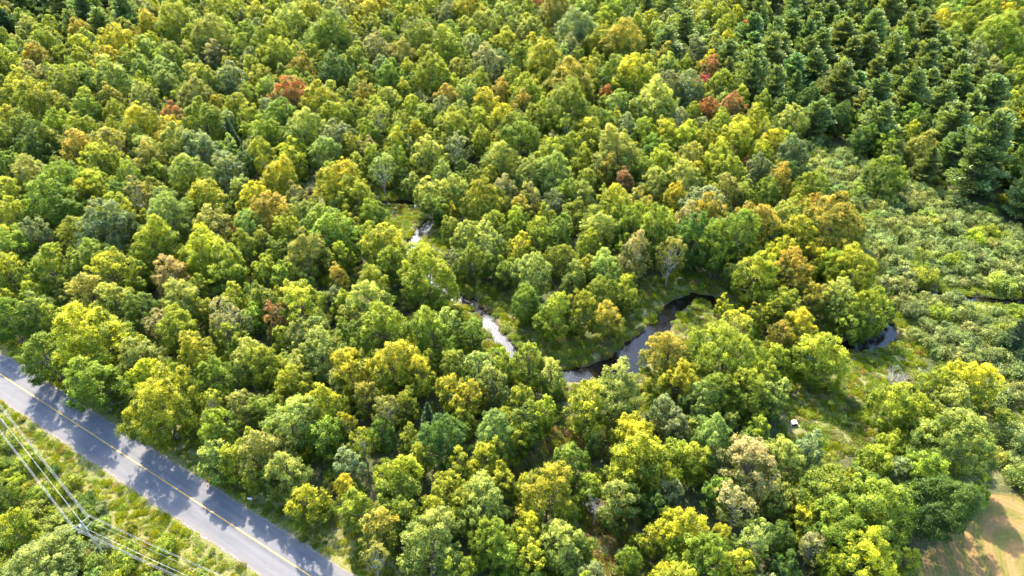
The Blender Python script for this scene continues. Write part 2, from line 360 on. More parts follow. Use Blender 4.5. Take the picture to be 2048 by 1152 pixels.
# ------------------------------------------------------------------ tree meshes
def sph(n, r):
    v = r.normal(size=(n, 3)); return v / np.linalg.norm(v, axis=1)[:, None]
def leaves(P, Nn, size, aspect, r):
    n = len(P); Nn = Nn / (np.linalg.norm(Nn, axis=1)[:, None] + 1e-9)
    a = sph(n, r); T = np.cross(Nn, a); T /= np.linalg.norm(T, axis=1)[:, None] + 1e-9; B = np.cross(Nn, T)
    s = (size * r.uniform(.65, 1.3, n))[:, None] / 2; fold = Nn * s * .35
    V = np.stack([P - T*s - fold, P - B*s*aspect, P + T*s - fold, P + B*s*aspect], 1).reshape(-1, 3)
    return V, np.arange(4*n).reshape(n, 4)
def tree_h(W): return 5.5 + 0.92 * W
def crown_profile(u, kind):
    if kind == 'column': return np.where(u < .3, .65 + .35*u/.3, np.sqrt(np.clip(1 - ((u-.3)/.7)**2.0, 0, 1)))
    if kind == 'dome':   return np.where(u < .2, .9 + .1*u/.2, np.sqrt(np.clip(1 - ((u-.2)/.8)**2.0, 0, 1)))
    return np.where(u < .36, .55 + .45*np.sin(u/.36*np.pi/2), np.clip(1 - ((u-.36)/.64)**1.75, 0, 1)**.62)
def broadleaf(seed, R, nleaf, leaf=.42, kind='round', sparse=0.0, z0f=.20, Ht=None, lobef=.33, nl=None, pale=False, trunks=1):
    r = np.random.default_rng(seed)
    Ht = Ht or tree_h(2*R); z0 = z0f*Ht; Hc = Ht - z0
    nl = int((nl or int(26 + 9*R*.9))*1.45); lobef *= .80
    i = np.arange(nl) + .5
    # spread over the envelope, jittered; low frequency lean so no crown is symmetric
    u = np.clip((i/nl)**.9 * .96 + r.normal(0, .04, nl), .03, .97); th = i * 2.399963 + r.normal(0, .35, nl)
    lobe_r = R*lobef*r.uniform(.6, 1.35, nl)*(1.05-.35*u)
    amp = 1 + .16*np.sin(th*2 + r.uniform(0, 6)) + .12*np.sin(th*3 + r.uniform(0, 6)) + r.normal(0, .10, nl)
    rr = np.clip(crown_profile(u, kind)*R*amp - lobe_r*.55, 0, None)
    lean = r.normal(0, .16, 2)*R; uh = u*(1 + .13*np.sin(th + r.uniform(0, 6)) + .10*np.sin(2*th + r.uniform(0, 6)) + r.normal(0, .04, nl)); uh = np.minimum(uh, 1.08)
    LC = np.stack([rr*np.cos(th) + lean[0]*u, rr*np.sin(th) + lean[1]*u, z0 + uh*Hc - lobe_r*.45], 1)
    keepn = r.random(nl) >= sparse*.5; LC = LC[keepn]; lobe_r = lobe_r[keepn]; ul = u[keepn]; nl = len(LC)
    cen = np.array([lean[0]*.5, lean[1]*.5, z0 + Hc*.38])
    out = LC - cen; out /= np.linalg.norm(out, axis=1)[:, None] + 1e-9
    ns = 16
    sd = sph(nl*ns, r).reshape(nl, ns, 3) + out[:, None]*.75 + np.array([0, 0, .25]); sd /= np.linalg.norm(sd, axis=2)[..., None]
    stretch = r.uniform(.75, 1.25, (nl, ns, 1))
    axis_ = out*.8 + np.array([0, 0, .9]) + r.normal(0, .15, out.shape); axis_ /= np.linalg.norm(axis_, axis=1)[:, None]
    al = (sd*axis_[:, None]).sum(2, keepdims=True); plume = r.uniform(.15, .75, (nl, 1, 1))
    SC = LC[:, None] + (sd*.88 + axis_[:, None]*al*plume)*lobe_r[:, None, None]*stretch
    sc = SC.reshape(-1, 3); sdir_ = sd.reshape(-1, 3); sr = np.repeat(lobe_r*.27 + .08, ns)
    if sparse: 
        k = r.random(len(sc)) >= sparse*.5; sc = sc[k]; sdir_ = sdir_[k]; sr = sr[k]
    lob = np.repeat(np.arange(nl), ns) if not sparse else np.repeat(np.arange(nl), ns)[k]
    m = len(sc); per = nleaf // m + 1
    which = np.repeat(np.arange(m), per)[:nleaf]
    q = r.normal(0, .55, (len(which), 3)); 
    P = sc[which] + q*sr[which][:, None]*np.array([1, 1, .75])
    Nn = sdir_[which]*.75 + np.array([0, 0, .55]) + r.normal(0, .55, (len(which), 3))
    # a few leaves inside
    ni = int(nleaf*.10); ii = r.integers(0, nl, ni); Pi = cen + (LC[ii]-cen)*r.uniform(.4, 1, (ni, 1)) + r.normal(0, .3, (ni, 3))
    P = np.concatenate([P, Pi]); Nn = np.concatenate([Nn, sph(ni, r) + np.array([0, 0, .8])])
    wl = np.concatenate([lob[which], ii]); wt = np.concatenate([which, r.integers(0, m, ni)])
    V, Q = leaves(P, Nn, leaf, .8, r)
    lr = r.random(nl); tr_ = r.random(m)
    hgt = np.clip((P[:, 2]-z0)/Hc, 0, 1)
    tip = np.clip(-.02 + .92*hgt**1.5 + (lr[wl]-.5)*.72 + (tr_[wt]-.5)*.35, 0, 1)  # rises with height: turned leaves, plus a sunlit crown top put into the colour
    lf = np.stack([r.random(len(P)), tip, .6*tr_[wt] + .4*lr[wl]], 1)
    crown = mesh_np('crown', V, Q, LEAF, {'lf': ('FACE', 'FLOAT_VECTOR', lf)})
    g = Geo(); tr0 = (.024 if not pale else .011)*Ht + .03
    for t in range(trunks):
        bx, by = (0, 0) if trunks == 1 else r.normal(0, .35, 2)
        top = np.array([cen[0]*1.3 + bx*3, cen[1]*1.3 + by*3, Ht*.86]); n = 7
        ts = np.linspace(0, 1, n)[:, None]; pts = np.array([bx, by, -.4])*(1-ts) + top*ts
        pts[1:-1, :2] += r.normal(0, .018*Ht*.5, (n-2, 2)); rads = tr0*(1-ts[:, 0]*.88)*(1 if trunks == 1 else .6)
        rads[0] *= 1.35; g.tube(pts, rads, 7)
        for k_ in r.permutation(nl)[:int(10 + R*1.5)]:
            f = np.clip((LC[k_, 2]/Ht)*.75 - .05, .18, .85); a = pts[0]*(1-f) + pts[-1]*f
            j = min(int(f*(n-1)), n-2); ff = f*(n-1) - j; a = pts[j]*(1-ff) + pts[j+1]*ff
            e = LC[k_] + out[k_]*lobe_r[k_]*.5; md = (a+e)/2 + np.array([0, 0, -.06*Ht*.5]) + r.normal(0, .1, 3)
            g.tube([a, md, e], [tr0*(1-f)*.55 + .04, tr0*.3*(1-f)+.035, .02], 5)
    trunk = g.mesh('trunk', PALE_BARK if pale else BARK, True)
    return crown, trunk
def pine(seed, R, Ht, n=9000, spire=False):
    r = np.random.default_rng(seed); P = []; Nn = []; tw = []; tipv = []; g = Geo()
    z = .10*Ht; lev = 0; lean = r.normal(0, .02, 2)
    g.tube([(0, 0, -.4), (lean[0]*Ht*.5, lean[1]*Ht*.5, Ht*.5), (lean[0]*Ht, lean[1]*Ht, Ht*.985)], [.026*Ht, .017*Ht, .02], 7)
    br = []
    while z < Ht*.975:
        f = z/Ht; k = r.integers(3, 5) if not spire else r.integers(7, 10)
        prof = (1-f)**(.55 if not spire else .95) * (1 if f > .28 else .55 + .45*f/.28)
        a0 = r.uniform(0, 6.28)
        for j in range(k):
            Lb = R*1.2*prof*r.uniform(.45, 1.15) + .25; th = a0 + j*6.283/k + r.normal(0, .5)
            rise = (.12 + .85*f**1.4 + r.normal(0, .24)) if not spire else (-.25 + .7*f)
            br.append((z, th, Lb, rise))
        z += Ht*(.030 if not spire else .034)*r.uniform(.7, 1.3); lev += 1
    tot = sum(b_[2]**1.35 for b_ in br); bi = 0
    for (z, th, Lb, rise) in br:
        m = max(10, int(n*Lb**1.35/tot)); d = np.array([math.cos(th), math.sin(th), rise]); d /= np.linalg.norm(d)
        side = np.array([-math.sin(th), math.cos(th), 0]); o = np.array([lean[0]*z, lean[1]*z, z])
        s = r.random(m)**.65; wdt = Lb*.34*np.sqrt(np.clip(1-(s-.45)**2/.42, .03, 1))
        lat = r.uniform(-1, 1, m); sag = -.05*Lb*(s*2-1)**2
        # twigs sweep forward from the branch
        p = o + d*(s*Lb + np.abs(lat)*wdt*.25)[:, None] + side*(lat*wdt)[:, None] + np.array([0, 0, 1.0])*(sag + r.normal(0, .20 if not spire else .1, m) + .06*Lb*s**2)[:, None]
        P.append(p); ax = d + side*(lat*.9)[:, None] + r.normal(0, .25, (m, 3)) + np.array([0, 0, .25]); Nn.append(ax)
        tipv.append(np.clip(s**1.3*.85 + r.normal(0, .15, m) + .1, 0, 1)); tw.append(np.full(m, r.random()))
        g.tube([o, o + d*Lb*.5 + np.array([0, 0, -.04*Lb]), o + d*Lb*.95], [.012*Lb+.03, .01*Lb+.02, .01], 4)
    P = np.concatenate(P); A = np.concatenate(Nn); A /= np.linalg.norm(A, axis=1)[:, None]; m = len(P)
    B = np.cross(A, sph(m, r)); B /= np.linalg.norm(B, axis=1)[:, None]
    ln = r.uniform(.3, .65, m)[:, None]*(1.0 if not spire else .7); wd = ln*.34
    V = np.stack([P - A*ln*.5, P - B*wd, P + A*ln*.6, P + B*wd], 1).reshape(-1, 3)
    lf = np.stack([r.random(m), np.concatenate(tipv), np.concatenate(tw)], 1)
    return mesh_np('crown', V, np.arange(4*m).reshape(m, 4), NEEDLE, {'lf': ('FACE', 'FLOAT_VECTOR', lf)}), g.mesh('trunk', BARK, True)
def dead(seed, Ht, spread=.5):
    r = np.random.default_rng(seed); g = Geo()
    def grow(p, d, L_, rad_, lvl):
        n = 4; pts = [p]; q = p.copy(); dd = d.copy()
        for k in range(n):
            dd = dd + r.normal(0, .16, 3) + np.array([0, 0, .03]); dd /= np.linalg.norm(dd); q = q + dd*L_/n; pts.append(q.copy())
        g.tube(pts, np.linspace(rad_, rad_*.45, n+1), 6 if lvl == 0 else 4)
        if lvl >= 3: return
        for k in range([7, 5, 4][lvl]):
            f = r.uniform(.35 if lvl == 0 else .2, 1); j = min(int(f*n), n-1); a = pts[j] + (pts[j+1]-pts[j])*(f*n-j)
            s = sph(1, r)[0]; s[2] = abs(s[2])*.5 + .12; nd = dd*.55 + s*(.7+spread); nd /= np.linalg.norm(nd)
            grow(a, nd, L_*r.uniform(.42, .68), rad_*.5*(1-.4*f)+.012, lvl+1)
    grow(np.array([0, 0, -.3]), np.array([0, 0, 1.0]), Ht*.6, .020*Ht+.05, 0)
    return g.mesh('dead_tree', DEAD_WOOD, True)
def shrub(seed, R=2.2, h=2.8, n=2900, leaf=.215):
    r = np.random.default_rng(seed); nl = 14
    i = np.arange(nl)+.5; th = i*2.4 + r.normal(0, .4, nl); rr = R*.72*np.sqrt(i/nl)*r.uniform(.8, 1.15, nl)
    LR = R*r.uniform(.24, .42, nl); LC = np.stack([rr*np.cos(th), rr*np.sin(th), h*(1-.42*(rr/R)**2)*r.uniform(.72, 1, nl) - LR*.8], 1)
    ns = 9; sd = sph(nl*ns, r) + np.array([0, 0, .45]); sd /= np.linalg.norm(sd, axis=1)[:, None]
    lob = np.repeat(np.arange(nl), ns); sc = LC[lob] + sd*LR[lob][:, None]; m = nl*ns
    wh = np.repeat(np.arange(m), n//m+1)[:n]; P = sc[wh] + r.normal(0, .55, (n, 3))*(LR[lob[wh]]*.34 + .08)[:, None]
    nlow = int(n*.25); pl = np.stack([r.normal(0, R*.42, nlow), r.normal(0, R*.42, nlow), r.uniform(.1, h*.6, nlow)], 1); P[:nlow] = pl
    Nn = sd[wh]*.6 + np.array([0, 0, .7]) + r.normal(0, .6, (n, 3)); V, Q = leaves(P, Nn, leaf, .75, r)
    lr = r.random(nl); tr_ = r.random(m)
    tip = np.clip(.15 + .5*P[:, 2]/h + (lr[lob[wh]]-.5)*.7 + (tr_[wh]-.5)*.3, 0, 1)
    lf = np.stack([r.random(n), tip, .6*tr_[wh]+.4*lr[lob[wh]]], 1)
    g = Geo()
    for k in range(6):
        g.tube([(0.1*math.cos(k), .1*math.sin(k), -.2), LC[k]*np.array([.5, .5, .5]), LC[k]], [.05, .035, .015], 4)
    VT = np.concatenate(g.V); QT = np.concatenate(g.Q)
    return mesh_np('shrub', np.concatenate([V, VT]), np.concatenate([Q, QT + len(V)]), [LEAF, BARK],
        {'lf': ('FACE', 'FLOAT_VECTOR', np.concatenate([lf, np.zeros((len(QT), 3))]))}, np.r_[np.zeros(len(Q)), np.ones(len(QT))])
def herb(seed, R=1.0, h=.8, n=170, leaf=.22, grassy=False):
    r = np.random.default_rng(seed); a = r.uniform(0, 6.28, n); q = R*np.sqrt(r.random(n))
    hh = h*(1-.6*(q/R)**2)*r.uniform(.5, 1, n)
    if grassy:
        B0 = np.stack([q*np.cos(a), q*np.sin(a), np.zeros(n)-.05], 1); d = r.normal(0, .35, (n, 3)); d[:, 2] = 1
        tp = B0 + d*hh[:, None]*1.2; s = sph(n, r); s[:, 2] = 0; s = s/np.linalg.norm(s, axis=1)[:, None]*.035; md = (B0+tp)/2
        V = np.stack([B0-s, md-s*1.4, tp, md+s*1.4], 1).reshape(-1, 3); Q = np.arange(4*n).reshape(n, 4)
    else:
        P = np.stack([q*np.cos(a), q*np.sin(a), hh], 1); V, Q = leaves(P, r.normal(0, .55, (n, 3)) + np.array([0, 0, 1.0]), leaf, .7, r)
    lf = np.stack([r.random(n), np.clip(r.normal(.5, .25, n), 0, 1), r.random(n)], 1)
    return mesh_np('herb', V, Q, LEAF, {'lf': ('FACE', 'FLOAT_VECTOR', lf)})

PROTO = {}
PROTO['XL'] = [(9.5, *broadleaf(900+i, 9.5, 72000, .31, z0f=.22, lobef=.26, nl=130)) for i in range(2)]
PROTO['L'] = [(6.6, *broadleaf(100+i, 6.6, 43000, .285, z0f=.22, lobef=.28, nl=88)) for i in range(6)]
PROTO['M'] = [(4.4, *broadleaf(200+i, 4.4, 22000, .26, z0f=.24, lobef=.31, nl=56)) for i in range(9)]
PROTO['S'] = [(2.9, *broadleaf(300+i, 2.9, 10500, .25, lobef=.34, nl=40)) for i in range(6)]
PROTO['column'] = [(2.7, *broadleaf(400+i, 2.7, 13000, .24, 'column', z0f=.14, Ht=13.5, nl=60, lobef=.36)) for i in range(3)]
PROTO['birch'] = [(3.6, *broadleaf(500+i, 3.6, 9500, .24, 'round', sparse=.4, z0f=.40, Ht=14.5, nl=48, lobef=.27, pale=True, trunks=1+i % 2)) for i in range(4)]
PROTO['pine'] = [(4.6, *pine(600+i, 4.6, 15.0, 13000)) for i in range(9)]
PROTO['spruce'] = [(2.6, *pine(650+i, 2.6, 13.0, 7000, True)) for i in range(2)]
DEAD = [dead(700+i, 11, .4+.2*i) for i in range(3)]
SHRUB = [shrub(800+i) for i in range(7)]
HERB = [herb(850), herb(851, h=1.1), herb(852, n=240, h=.7, grassy=True), herb(853, R=1.2, n=300, h=1.0, grassy=True)]
CLS_H = {'XL': tree_h(19), 'L': tree_h(13.2), 'M': tree_h(8.8), 'S': tree_h(5.8), 'column': 13.5, 'birch': 14.5, 'pine': 15.0, 'spruce': 13.0}

# ------------------------------------------------------------------ leaf colours: (base, tip: turned leaves and painted-in top light)
PAL = {
 'g': ((.068,.124,.012), (.252,.292,.026)), 'k': ((.038,.088,.015), (.125,.182,.022)),
 'y': ((.092,.146,.011), (.345,.362,.026)), 'Y': ((.106,.154,.010), (.430,.410,.022)),
 'l': ((.096,.152,.022), (.365,.385,.070)), 's': ((.084,.124,.038), (.285,.305,.110)),
 'o': ((.096,.140,.014), (.425,.325,.040)), 'r': ((.092,.116,.022), (.450,.190,.062)),
 'b': ((.100,.128,.020), (.320,.312,.062)), 'a': ((.098,.150,.011), (.440,.378,.022)),
 'p': ((.102,.136,.028), (.390,.332,.128)), 'c': ((.130,.045,.030), (.450,.070,.075)),
 'P': ((.064,.108,.028), (.255,.300,.085)), 'Q': ((.030,.070,.030), (.085,.132,.048)),
 'h': ((.092,.130,.030), (.282,.315,.095))}
WORD = {'g': 'mid-green', 'k': 'dark green', 'y': 'yellow-green', 'Y': 'golden yellow', 'l': 'light green', 's': 'grey-green', 'o': 'orange-topped',
 'r': 'red-tinged', 'b': 'russet brown', 'a': 'yellow and orange', 'p': 'pale pinkish', 'c': 'crimson', 'P': 'blue-green', 'Q': 'dark', 'h': 'grey-green'}
def shade(c, r, j=.16):
    b_, t_ = PAL[c]; f = 1 + r.normal(0, j*.6); hshift = r.normal(0, j*.45)
    q = lambda v: (max(.004, v[0]*f*(1+hshift)), v[1]*f, max(.004, v[2]*f*(1-hshift*.5)))
    return q(b_), q(t_)

# ------------------------------------------------------------------ the trees as seen in the photograph
# per tile of the photograph (origin; pixels doubled): x, y, crown width, colour, [kind], [@phrase]
TILES = {
(0,576): """35,130,130,g;140,110,125,l;185,265,170,g;375,215,280,Y@large golden yellow maple beside the road|the golden maple beside the road;385,375,205,g@deep green maple crown hanging under the golden one by the road|the deep green roadside maple
340,30,150,l;460,70,145,l;215,130,90,y;560,100,120,k;628,155,105,p@pale pinkish brown crown among green ones above the road|the pinkish crown above the road;715,170,150,y;590,280,160,b;720,55,145,l;815,90,85,y
915,140,140,s,birch@pale grey-green tree with thin forked trunk above the road|the pale forked tree;1010,120,90,y;790,255,150,a;850,370,150,y;700,335,75,y;590,375,135,Y;655,475,260,Y@broad bright yellow-green maple casting shade on the road|the bright maple shading the road
980,300,150,l;860,470,100,y,birch;870,580,150,y;850,690,130,l;985,480,120,b;925,700,120,y;1000,640,100,y;1010,760,75,y;160,1110,270,l,low@wide fine-leaved light green tree left of the utility pole|the wide tree by the utility pole;10,815,110,g;60,960,110,Y""",
(512,576): """30,60,110,g;180,60,170,y;90,120,105,r@red-flecked crown above the roadside woods|the red-flecked crown;480,40,150,l;650,40,110,b;375,180,100,g;485,160,185,y;710,175,170,y;765,150,110,l;885,170,82,g,column@lone bright green tree with bare lower trunk by the stream|the lone tree by the stream
185,200,120,b;245,180,100,b;265,270,170,l;370,340,165,Y@yellow crown catching sun in mid wood|the sunny yellow crown;330,395,110,b;45,330,130,y;150,410,140,Y;170,310,110,l;40,490,120,g;530,315,175,a@orange-edged yellow crown in the middle wood|the orange-edged yellow crown;655,350,130,a;700,300,75,g;800,325,120,g;885,330,120,l
990,310,95,y;770,410,110,a;850,440,130,a@olive crown with orange twigs and pale trunk below|the olive crown with pale trunk;945,400,125,l;280,490,150,Y@upright golden-green maple in roadside wood|the upright golden-green maple;265,590,140,y;130,545,190,l;370,560,75,Y,birch;445,440,110,o@orange and red crown in the middle of the wood|the orange crown in mid wood;520,500,115,b,birch;600,480,100,y
685,505,72,Q,spruce@small dark spruce among yellow maples|the small dark spruce;430,625,100,a,birch@yellow birch with white leaning trunks|the birch with white leaning trunks;365,710,110,s@small silvery grey-green tree in roadside wood|the silvery tree;725,615,180,k@dark green round tree in the middle wood|the dark round tree;640,690,100,y;560,750,165,Y@bright yellow crown above the road bend|the bright yellow crown;575,850,150,g;360,800,90,a;405,890,130,y
50,665,170,b;140,760,160,l;215,860,140,Y@yellow tree at the wood edge above the road|the yellow tree at the wood edge;55,770,75,k;815,720,120,y;930,700,140,Y;950,600,165,l;985,765,100,y;755,800,120,y;772,865,72,g,column;700,900,120,Y;840,830,130,y
900,890,190,l@broad pale yellow-green maple at the bottom edge|the broad pale maple;690,1050,240,l@large light green maple at the bottom edge|the large light green maple at the bottom;930,1010,170,y;500,960,150,o@orange-tinted thin tree near the road verge|the orange-tinted thin tree;480,1070,110,b,birch;600,930,120,g;1000,1090,130,y;800,1130,130,y""",
(1024,576): """60,50,120,g;165,105,140,y;265,100,125,y@round yellow-green tree with flecked top on the stream meadow|the round tree on the stream meadow;390,130,120,o@small red-topped tree on the inner bank of the stream|the red-topped tree in the stream bend;370,30,120,g;460,40,90,y;640,270,180,o@large orange-topped maple on the near bank of the stream|the orange-topped maple by the stream;640,360,165,a;870,175,140,a,birch@thin golden tree leaning over the stream|the thin golden tree by the stream
850,85,70,Y;860,290,230,y@broad yellow-green maple right of the stream pool|the broad maple right of the pool;835,430,150,g;965,430,170,y;740,455,140,l;155,350,105,l;60,310,125,y;300,490,140,Y,column@tall bright yellow poplar-shaped tree in the centre foreground|the tall bright yellow tree;410,430,190,l@light green tree at the tip of the blue pool|the light green tree at the pool
130,500,110,Y;60,540,130,g;30,450,100,y;240,690,130,g;500,590,165,Y;515,700,220,Y@tall yellow-green maple in two tiers in front|the tiered yellow-green maple;470,740,110,g;640,660,120,y;745,690,110,y,column@olive yellow column-shaped tree in the foreground|the olive column tree;800,615,165,l;610,500,110,s;655,560,100,s;950,710,215,p@large maple with pinkish olive crown in the foreground|the large pinkish olive maple
430,860,150,l;625,830,95,s;135,845,235,a@golden maple with orange left edge in the foreground|the golden foreground maple;50,960,130,Y;225,1040,175,l@bright light green maple near the bottom edge|the bright green maple at the bottom;50,1070,150,y;690,985,180,Y;900,890,150,p,birch;960,1020,150,l,birch;740,1090,200,y;310,1145,100,s;335,880,100,b,dead@leafless pinkish grey tree in the foreground|the leafless foreground tree;890,1120,140,y;30,600,90,y;560,870,100,k;470,1090,90,g;840,1010,90,y;330,620,60,b""",
(1536,576): """30,60,110,y;125,150,125,a@narrow maple with golden top left of the pool|the golden-topped narrow maple;45,190,100,o;190,40,90,o@small orange crown near the stream|the small orange crown;295,60,130,l;395,85,165,Y@golden tree overhanging the right-hand pool|the golden tree over the pool;340,130,110,y;210,285,180,y@pale yellow-green maple at the clearing's edge|the pale maple at the clearing;75,370,150,l;20,440,120,l;30,300,110,y;120,240,90,g
45,690,150,l;785,365,165,Y@round gold and green maple alone in grey-green shrubs|the lone round maple in the shrubs;640,410,140,y;520,475,180,y;720,460,160,l;590,530,130,y;740,625,250,l@broad light green tree above the hayfield|the broad tree above the hayfield;610,600,120,l;420,700,130,y;165,665,115,s;665,840,255,k@massive dark green maple beside the hayfield|the massive dark maple
620,740,150,g;220,820,230,g;420,880,300,g@very wide yellow-speckled green tree near the hayfield|the very wide speckled tree;300,960,260,g;350,1090,270,Y;140,930,120,Y;180,1045,110,p,birch;520,740,110,s;40,850,130,l;30,1000,110,k;440,1000,200,g;510,350,120,s,dead@bare pinkish white tree standing in the clearing|the bare tree in the clearing;1000,170,110,Q,spruce;480,70,70,k;75,1130,120,k;540,1100,110,y;480,650,100,y;850,820,70,y""",
(0,0): """110,125,95,l;310,140,100,o@orange-sided tree at the far left|the orange-sided tree far left;465,185,140,Y@tall golden olive tree at the upper left|the tall golden tree upper left;600,180,70,Y;250,40,100,P,pine;205,30,90,P,pine;500,60,115,P,pine;400,110,100,P,pine;30,100,90,Q,pine;160,240,90,o;130,300,80,p;330,240,80,y;170,420,170,y;60,380,100,a;270,360,130,g;350,340,110,g;460,320,150,l;460,400,90,o
555,490,150,Y@bright yellow-green tree in the left wood|the bright tree in the left wood;595,400,110,b;700,240,95,g;850,160,150,l;720,100,160,y;880,60,110,y;870,230,90,p;680,340,100,l;790,310,100,o;770,390,130,b;840,330,110,g;920,330,110,s;815,490,160,g;690,480,90,r@red-orange crown in the upper left wood|the red-orange crown upper left;335,520,115,y;210,580,110,g;310,610,130,o@rust-orange tree pair in the left wood|the rust-orange tree;410,580,120,b;140,600,150,k;580,660,120,o
600,600,110,l;720,570,150,l;800,600,140,s;40,690,120,g;150,710,150,b;265,745,160,g;780,690,150,l;900,690,130,s;400,740,120,y;50,800,130,y;210,830,185,g;370,790,110,Y;480,800,110,k;560,790,110,b,birch;740,760,90,Y;800,780,100,a;700,870,170,l;425,930,200,s@broad grey-green tree in the left middle wood|the broad grey-green tree;590,995,180,Y@pointed yellow-green maple in the left middle wood|the pointed maple
90,880,140,y;865,910,150,b;930,950,50,r;60,990,140,y;150,960,130,s;300,950,130,y;370,1040,165,g;800,1030,170,Y;40,1090,150,Y;220,1080,160,y;480,1110,170,Y;680,1110,130,p;900,1090,160,y;945,440,90,y;1000,480,90,y;930,530,70,Q,spruce;985,650,80,k;960,770,90,l;480,590,120,s,dead@grey leafless tree in the left wood|the leafless tree in the left wood;1000,900,110,l;990,1000,110,y;560,1110,90,g;620,770,80,g;640,700,80,y;550,570,90,l;10,560,110,g;100,520,120,g""",
(512,0): """20,70,90,y;70,20,80,g;140,90,120,l;230,60,120,y;320,110,120,s;370,60,100,b;455,60,120,a;520,50,90,a;590,30,80,y;700,40,100,y;760,70,100,s;850,50,120,a;920,110,120,l;990,70,100,l;60,150,130,y;280,150,170,g;400,240,120,g;480,210,130,s;560,230,120,b;640,170,130,g;770,210,140,y;860,200,90,s;920,260,140,p;980,200,80,y
180,280,110,o;100,230,120,y;320,300,130,k;230,340,55,o;160,400,130,r@dark red-brown tree in the upper middle wood|the dark red-brown tree;265,420,150,a@golden tree with orange spots in the upper middle wood|the orange-spotted golden tree;440,390,85,o@bright orange-red crown in the upper middle wood|the orange-red crown;400,380,85,l;540,320,130,g;430,330,70,y;585,370,80,a;700,310,150,y;760,400,105,o;840,390,110,l;920,420,110,a;980,380,90,o
40,330,90,y;50,540,120,y;180,520,150,l;300,480,110,y;270,620,110,l;330,560,130,s;380,600,90,y;440,610,80,p;400,470,90,g;500,450,100,y;560,580,95,Y;660,540,85,Y;790,520,150,y;805,610,100,s,birch@pale round crown on a thin white trunk near mid wood|the pale white-trunked tree;690,470,100,g;900,480,90,y;980,490,100,Y;970,640,140,l;30,620,90,y;135,650,110,Y;70,720,150,Y;505,690,100,l,birch@pale thin-trunked tree above the dark stream bank|the thin-trunked tree above the stream
560,650,90,g;345,740,170,a@big golden maple with orange edge beside the stream|the big orange-edged maple;400,800,150,Y;470,870,110,y;710,770,120,l;785,770,110,l;720,830,90,g;910,820,165,a@olive gold maple in the middle of the wood|the olive gold maple;1000,770,100,p;60,850,150,o@orange-flecked tree left of the hidden stream|the orange-flecked tree;190,870,120,l;250,920,150,g;340,950,160,g@dull dark green broad tree in the centre left|the dull dark green tree;190,1020,170,l;340,1030,95,Y
510,980,160,a@yellow tree with orange tips below the white pool|the yellow tree below the white pool;630,1040,95,l;560,1060,130,y;830,960,110,l;930,980,115,l,birch@pale tree with straight white trunk in the centre|the pale tree with straight trunk;690,1100,215,Y;470,1120,120,y;330,1120,85,o@small pink-orange crown in the middle left wood|the pink-orange crown;30,1080,90,y;590,500,80,g;620,440,80,y;740,450,90,s;860,560,80,g;910,570,90,y;450,540,90,g;30,980,90,g;110,1110,100,y;870,720,80,g;930,720,80,y;650,620,60,g;610,590,50,s;700,580,70,g;830,680,60,k""",
(1024,0): """100,30,70,r;60,60,90,g;180,60,150,o@red-topped tree row on the far ridge|the red-topped far tree;270,130,150,s;220,200,100,s;400,50,100,y;480,90,100,k;540,40,85,P,pine;620,40,90,P,pine;690,130,125,P,pine@lone large pine at the top centre right|the lone large pine;520,140,110,y;440,180,150,o;340,190,110,y;130,250,160,y;610,190,120,P,pine;610,240,90,o;785,290,90,r@green tree with red-orange cap near the pines|the red-capped tree
860,230,105,P,pine;960,270,135,P,pine@large pine at the left corner of the pine stand|the corner pine;940,120,60,r;770,345,60,c@small bright crimson crown near the pines|the crimson crown;890,440,95,r@deep red maple in front of the pine stand|the deep red maple;780,450,80,r;830,440,48,Q,spruce@narrow dark spruce left of the deep red maple|the narrow dark spruce;620,370,140,s;690,380,130,s@broad olive grey tree near the crimson crown|the broad olive grey tree
570,420,170,l;400,310,130,g;500,310,150,a;420,430,100,l;380,385,55,r;460,410,60,k;220,330,165,o;40,430,100,o;60,380,130,y;220,440,190,g;180,510,80,y;250,510,60,p,dead;40,560,150,g;310,560,130,Y;440,630,180,l@rounded light green crown in the upper centre|the rounded light crown;130,640,120,y;460,530,100,s;540,540,100,y;630,530,110,Y@vivid yellow crowns at the upper right centre|the vivid yellow crown;700,560,110,Y;770,580,100,y;700,640,100,l;900,560,150,Y;970,490,100,a
800,640,110,Y;860,690,110,y;370,690,110,o;450,740,90,r@pink-red topped tree in the centre right wood|the pink-topped tree;560,750,110,l;600,660,120,Y;700,730,130,l;850,780,130,b;900,790,80,Y;990,690,100,s;930,670,40,r;80,800,82,b,column;40,840,90,o;170,700,150,l;60,700,120,l;270,800,110,l;410,870,170,a@broad green maple with orange rim in the centre|the orange-rimmed maple;460,930,130,g;520,820,90,o;560,960,150,g;640,800,100,a;750,830,150,p;700,930,120,p
800,900,130,o;870,960,150,g@deep green maple on the shaded meadow edge|the deep green meadow-edge maple;960,880,150,o;195,920,100,g;160,820,90,s;110,950,110,y;30,1000,100,Y;180,1040,110,g;80,1090,160,l;310,1000,110,a;330,930,130,l;380,1080,120,l;480,1050,120,p;735,985,150,k;815,1010,140,g;240,1110,90,l;635,1060,105,b,birch@sparse pinkish brown tree at the dark gap|the sparse pinkish brown tree;980,1100,170,Y@golden green tree above the stream bend|the golden tree above the bend;230,780,100,y;310,730,90,y;520,690,90,g;480,820,80,l;740,700,80,a;220,600,100,g;380,800,80,y;330,830,70,s,dead;100,500,100,g;940,810,70,g;250,860,90,g;130,870,70,y""",
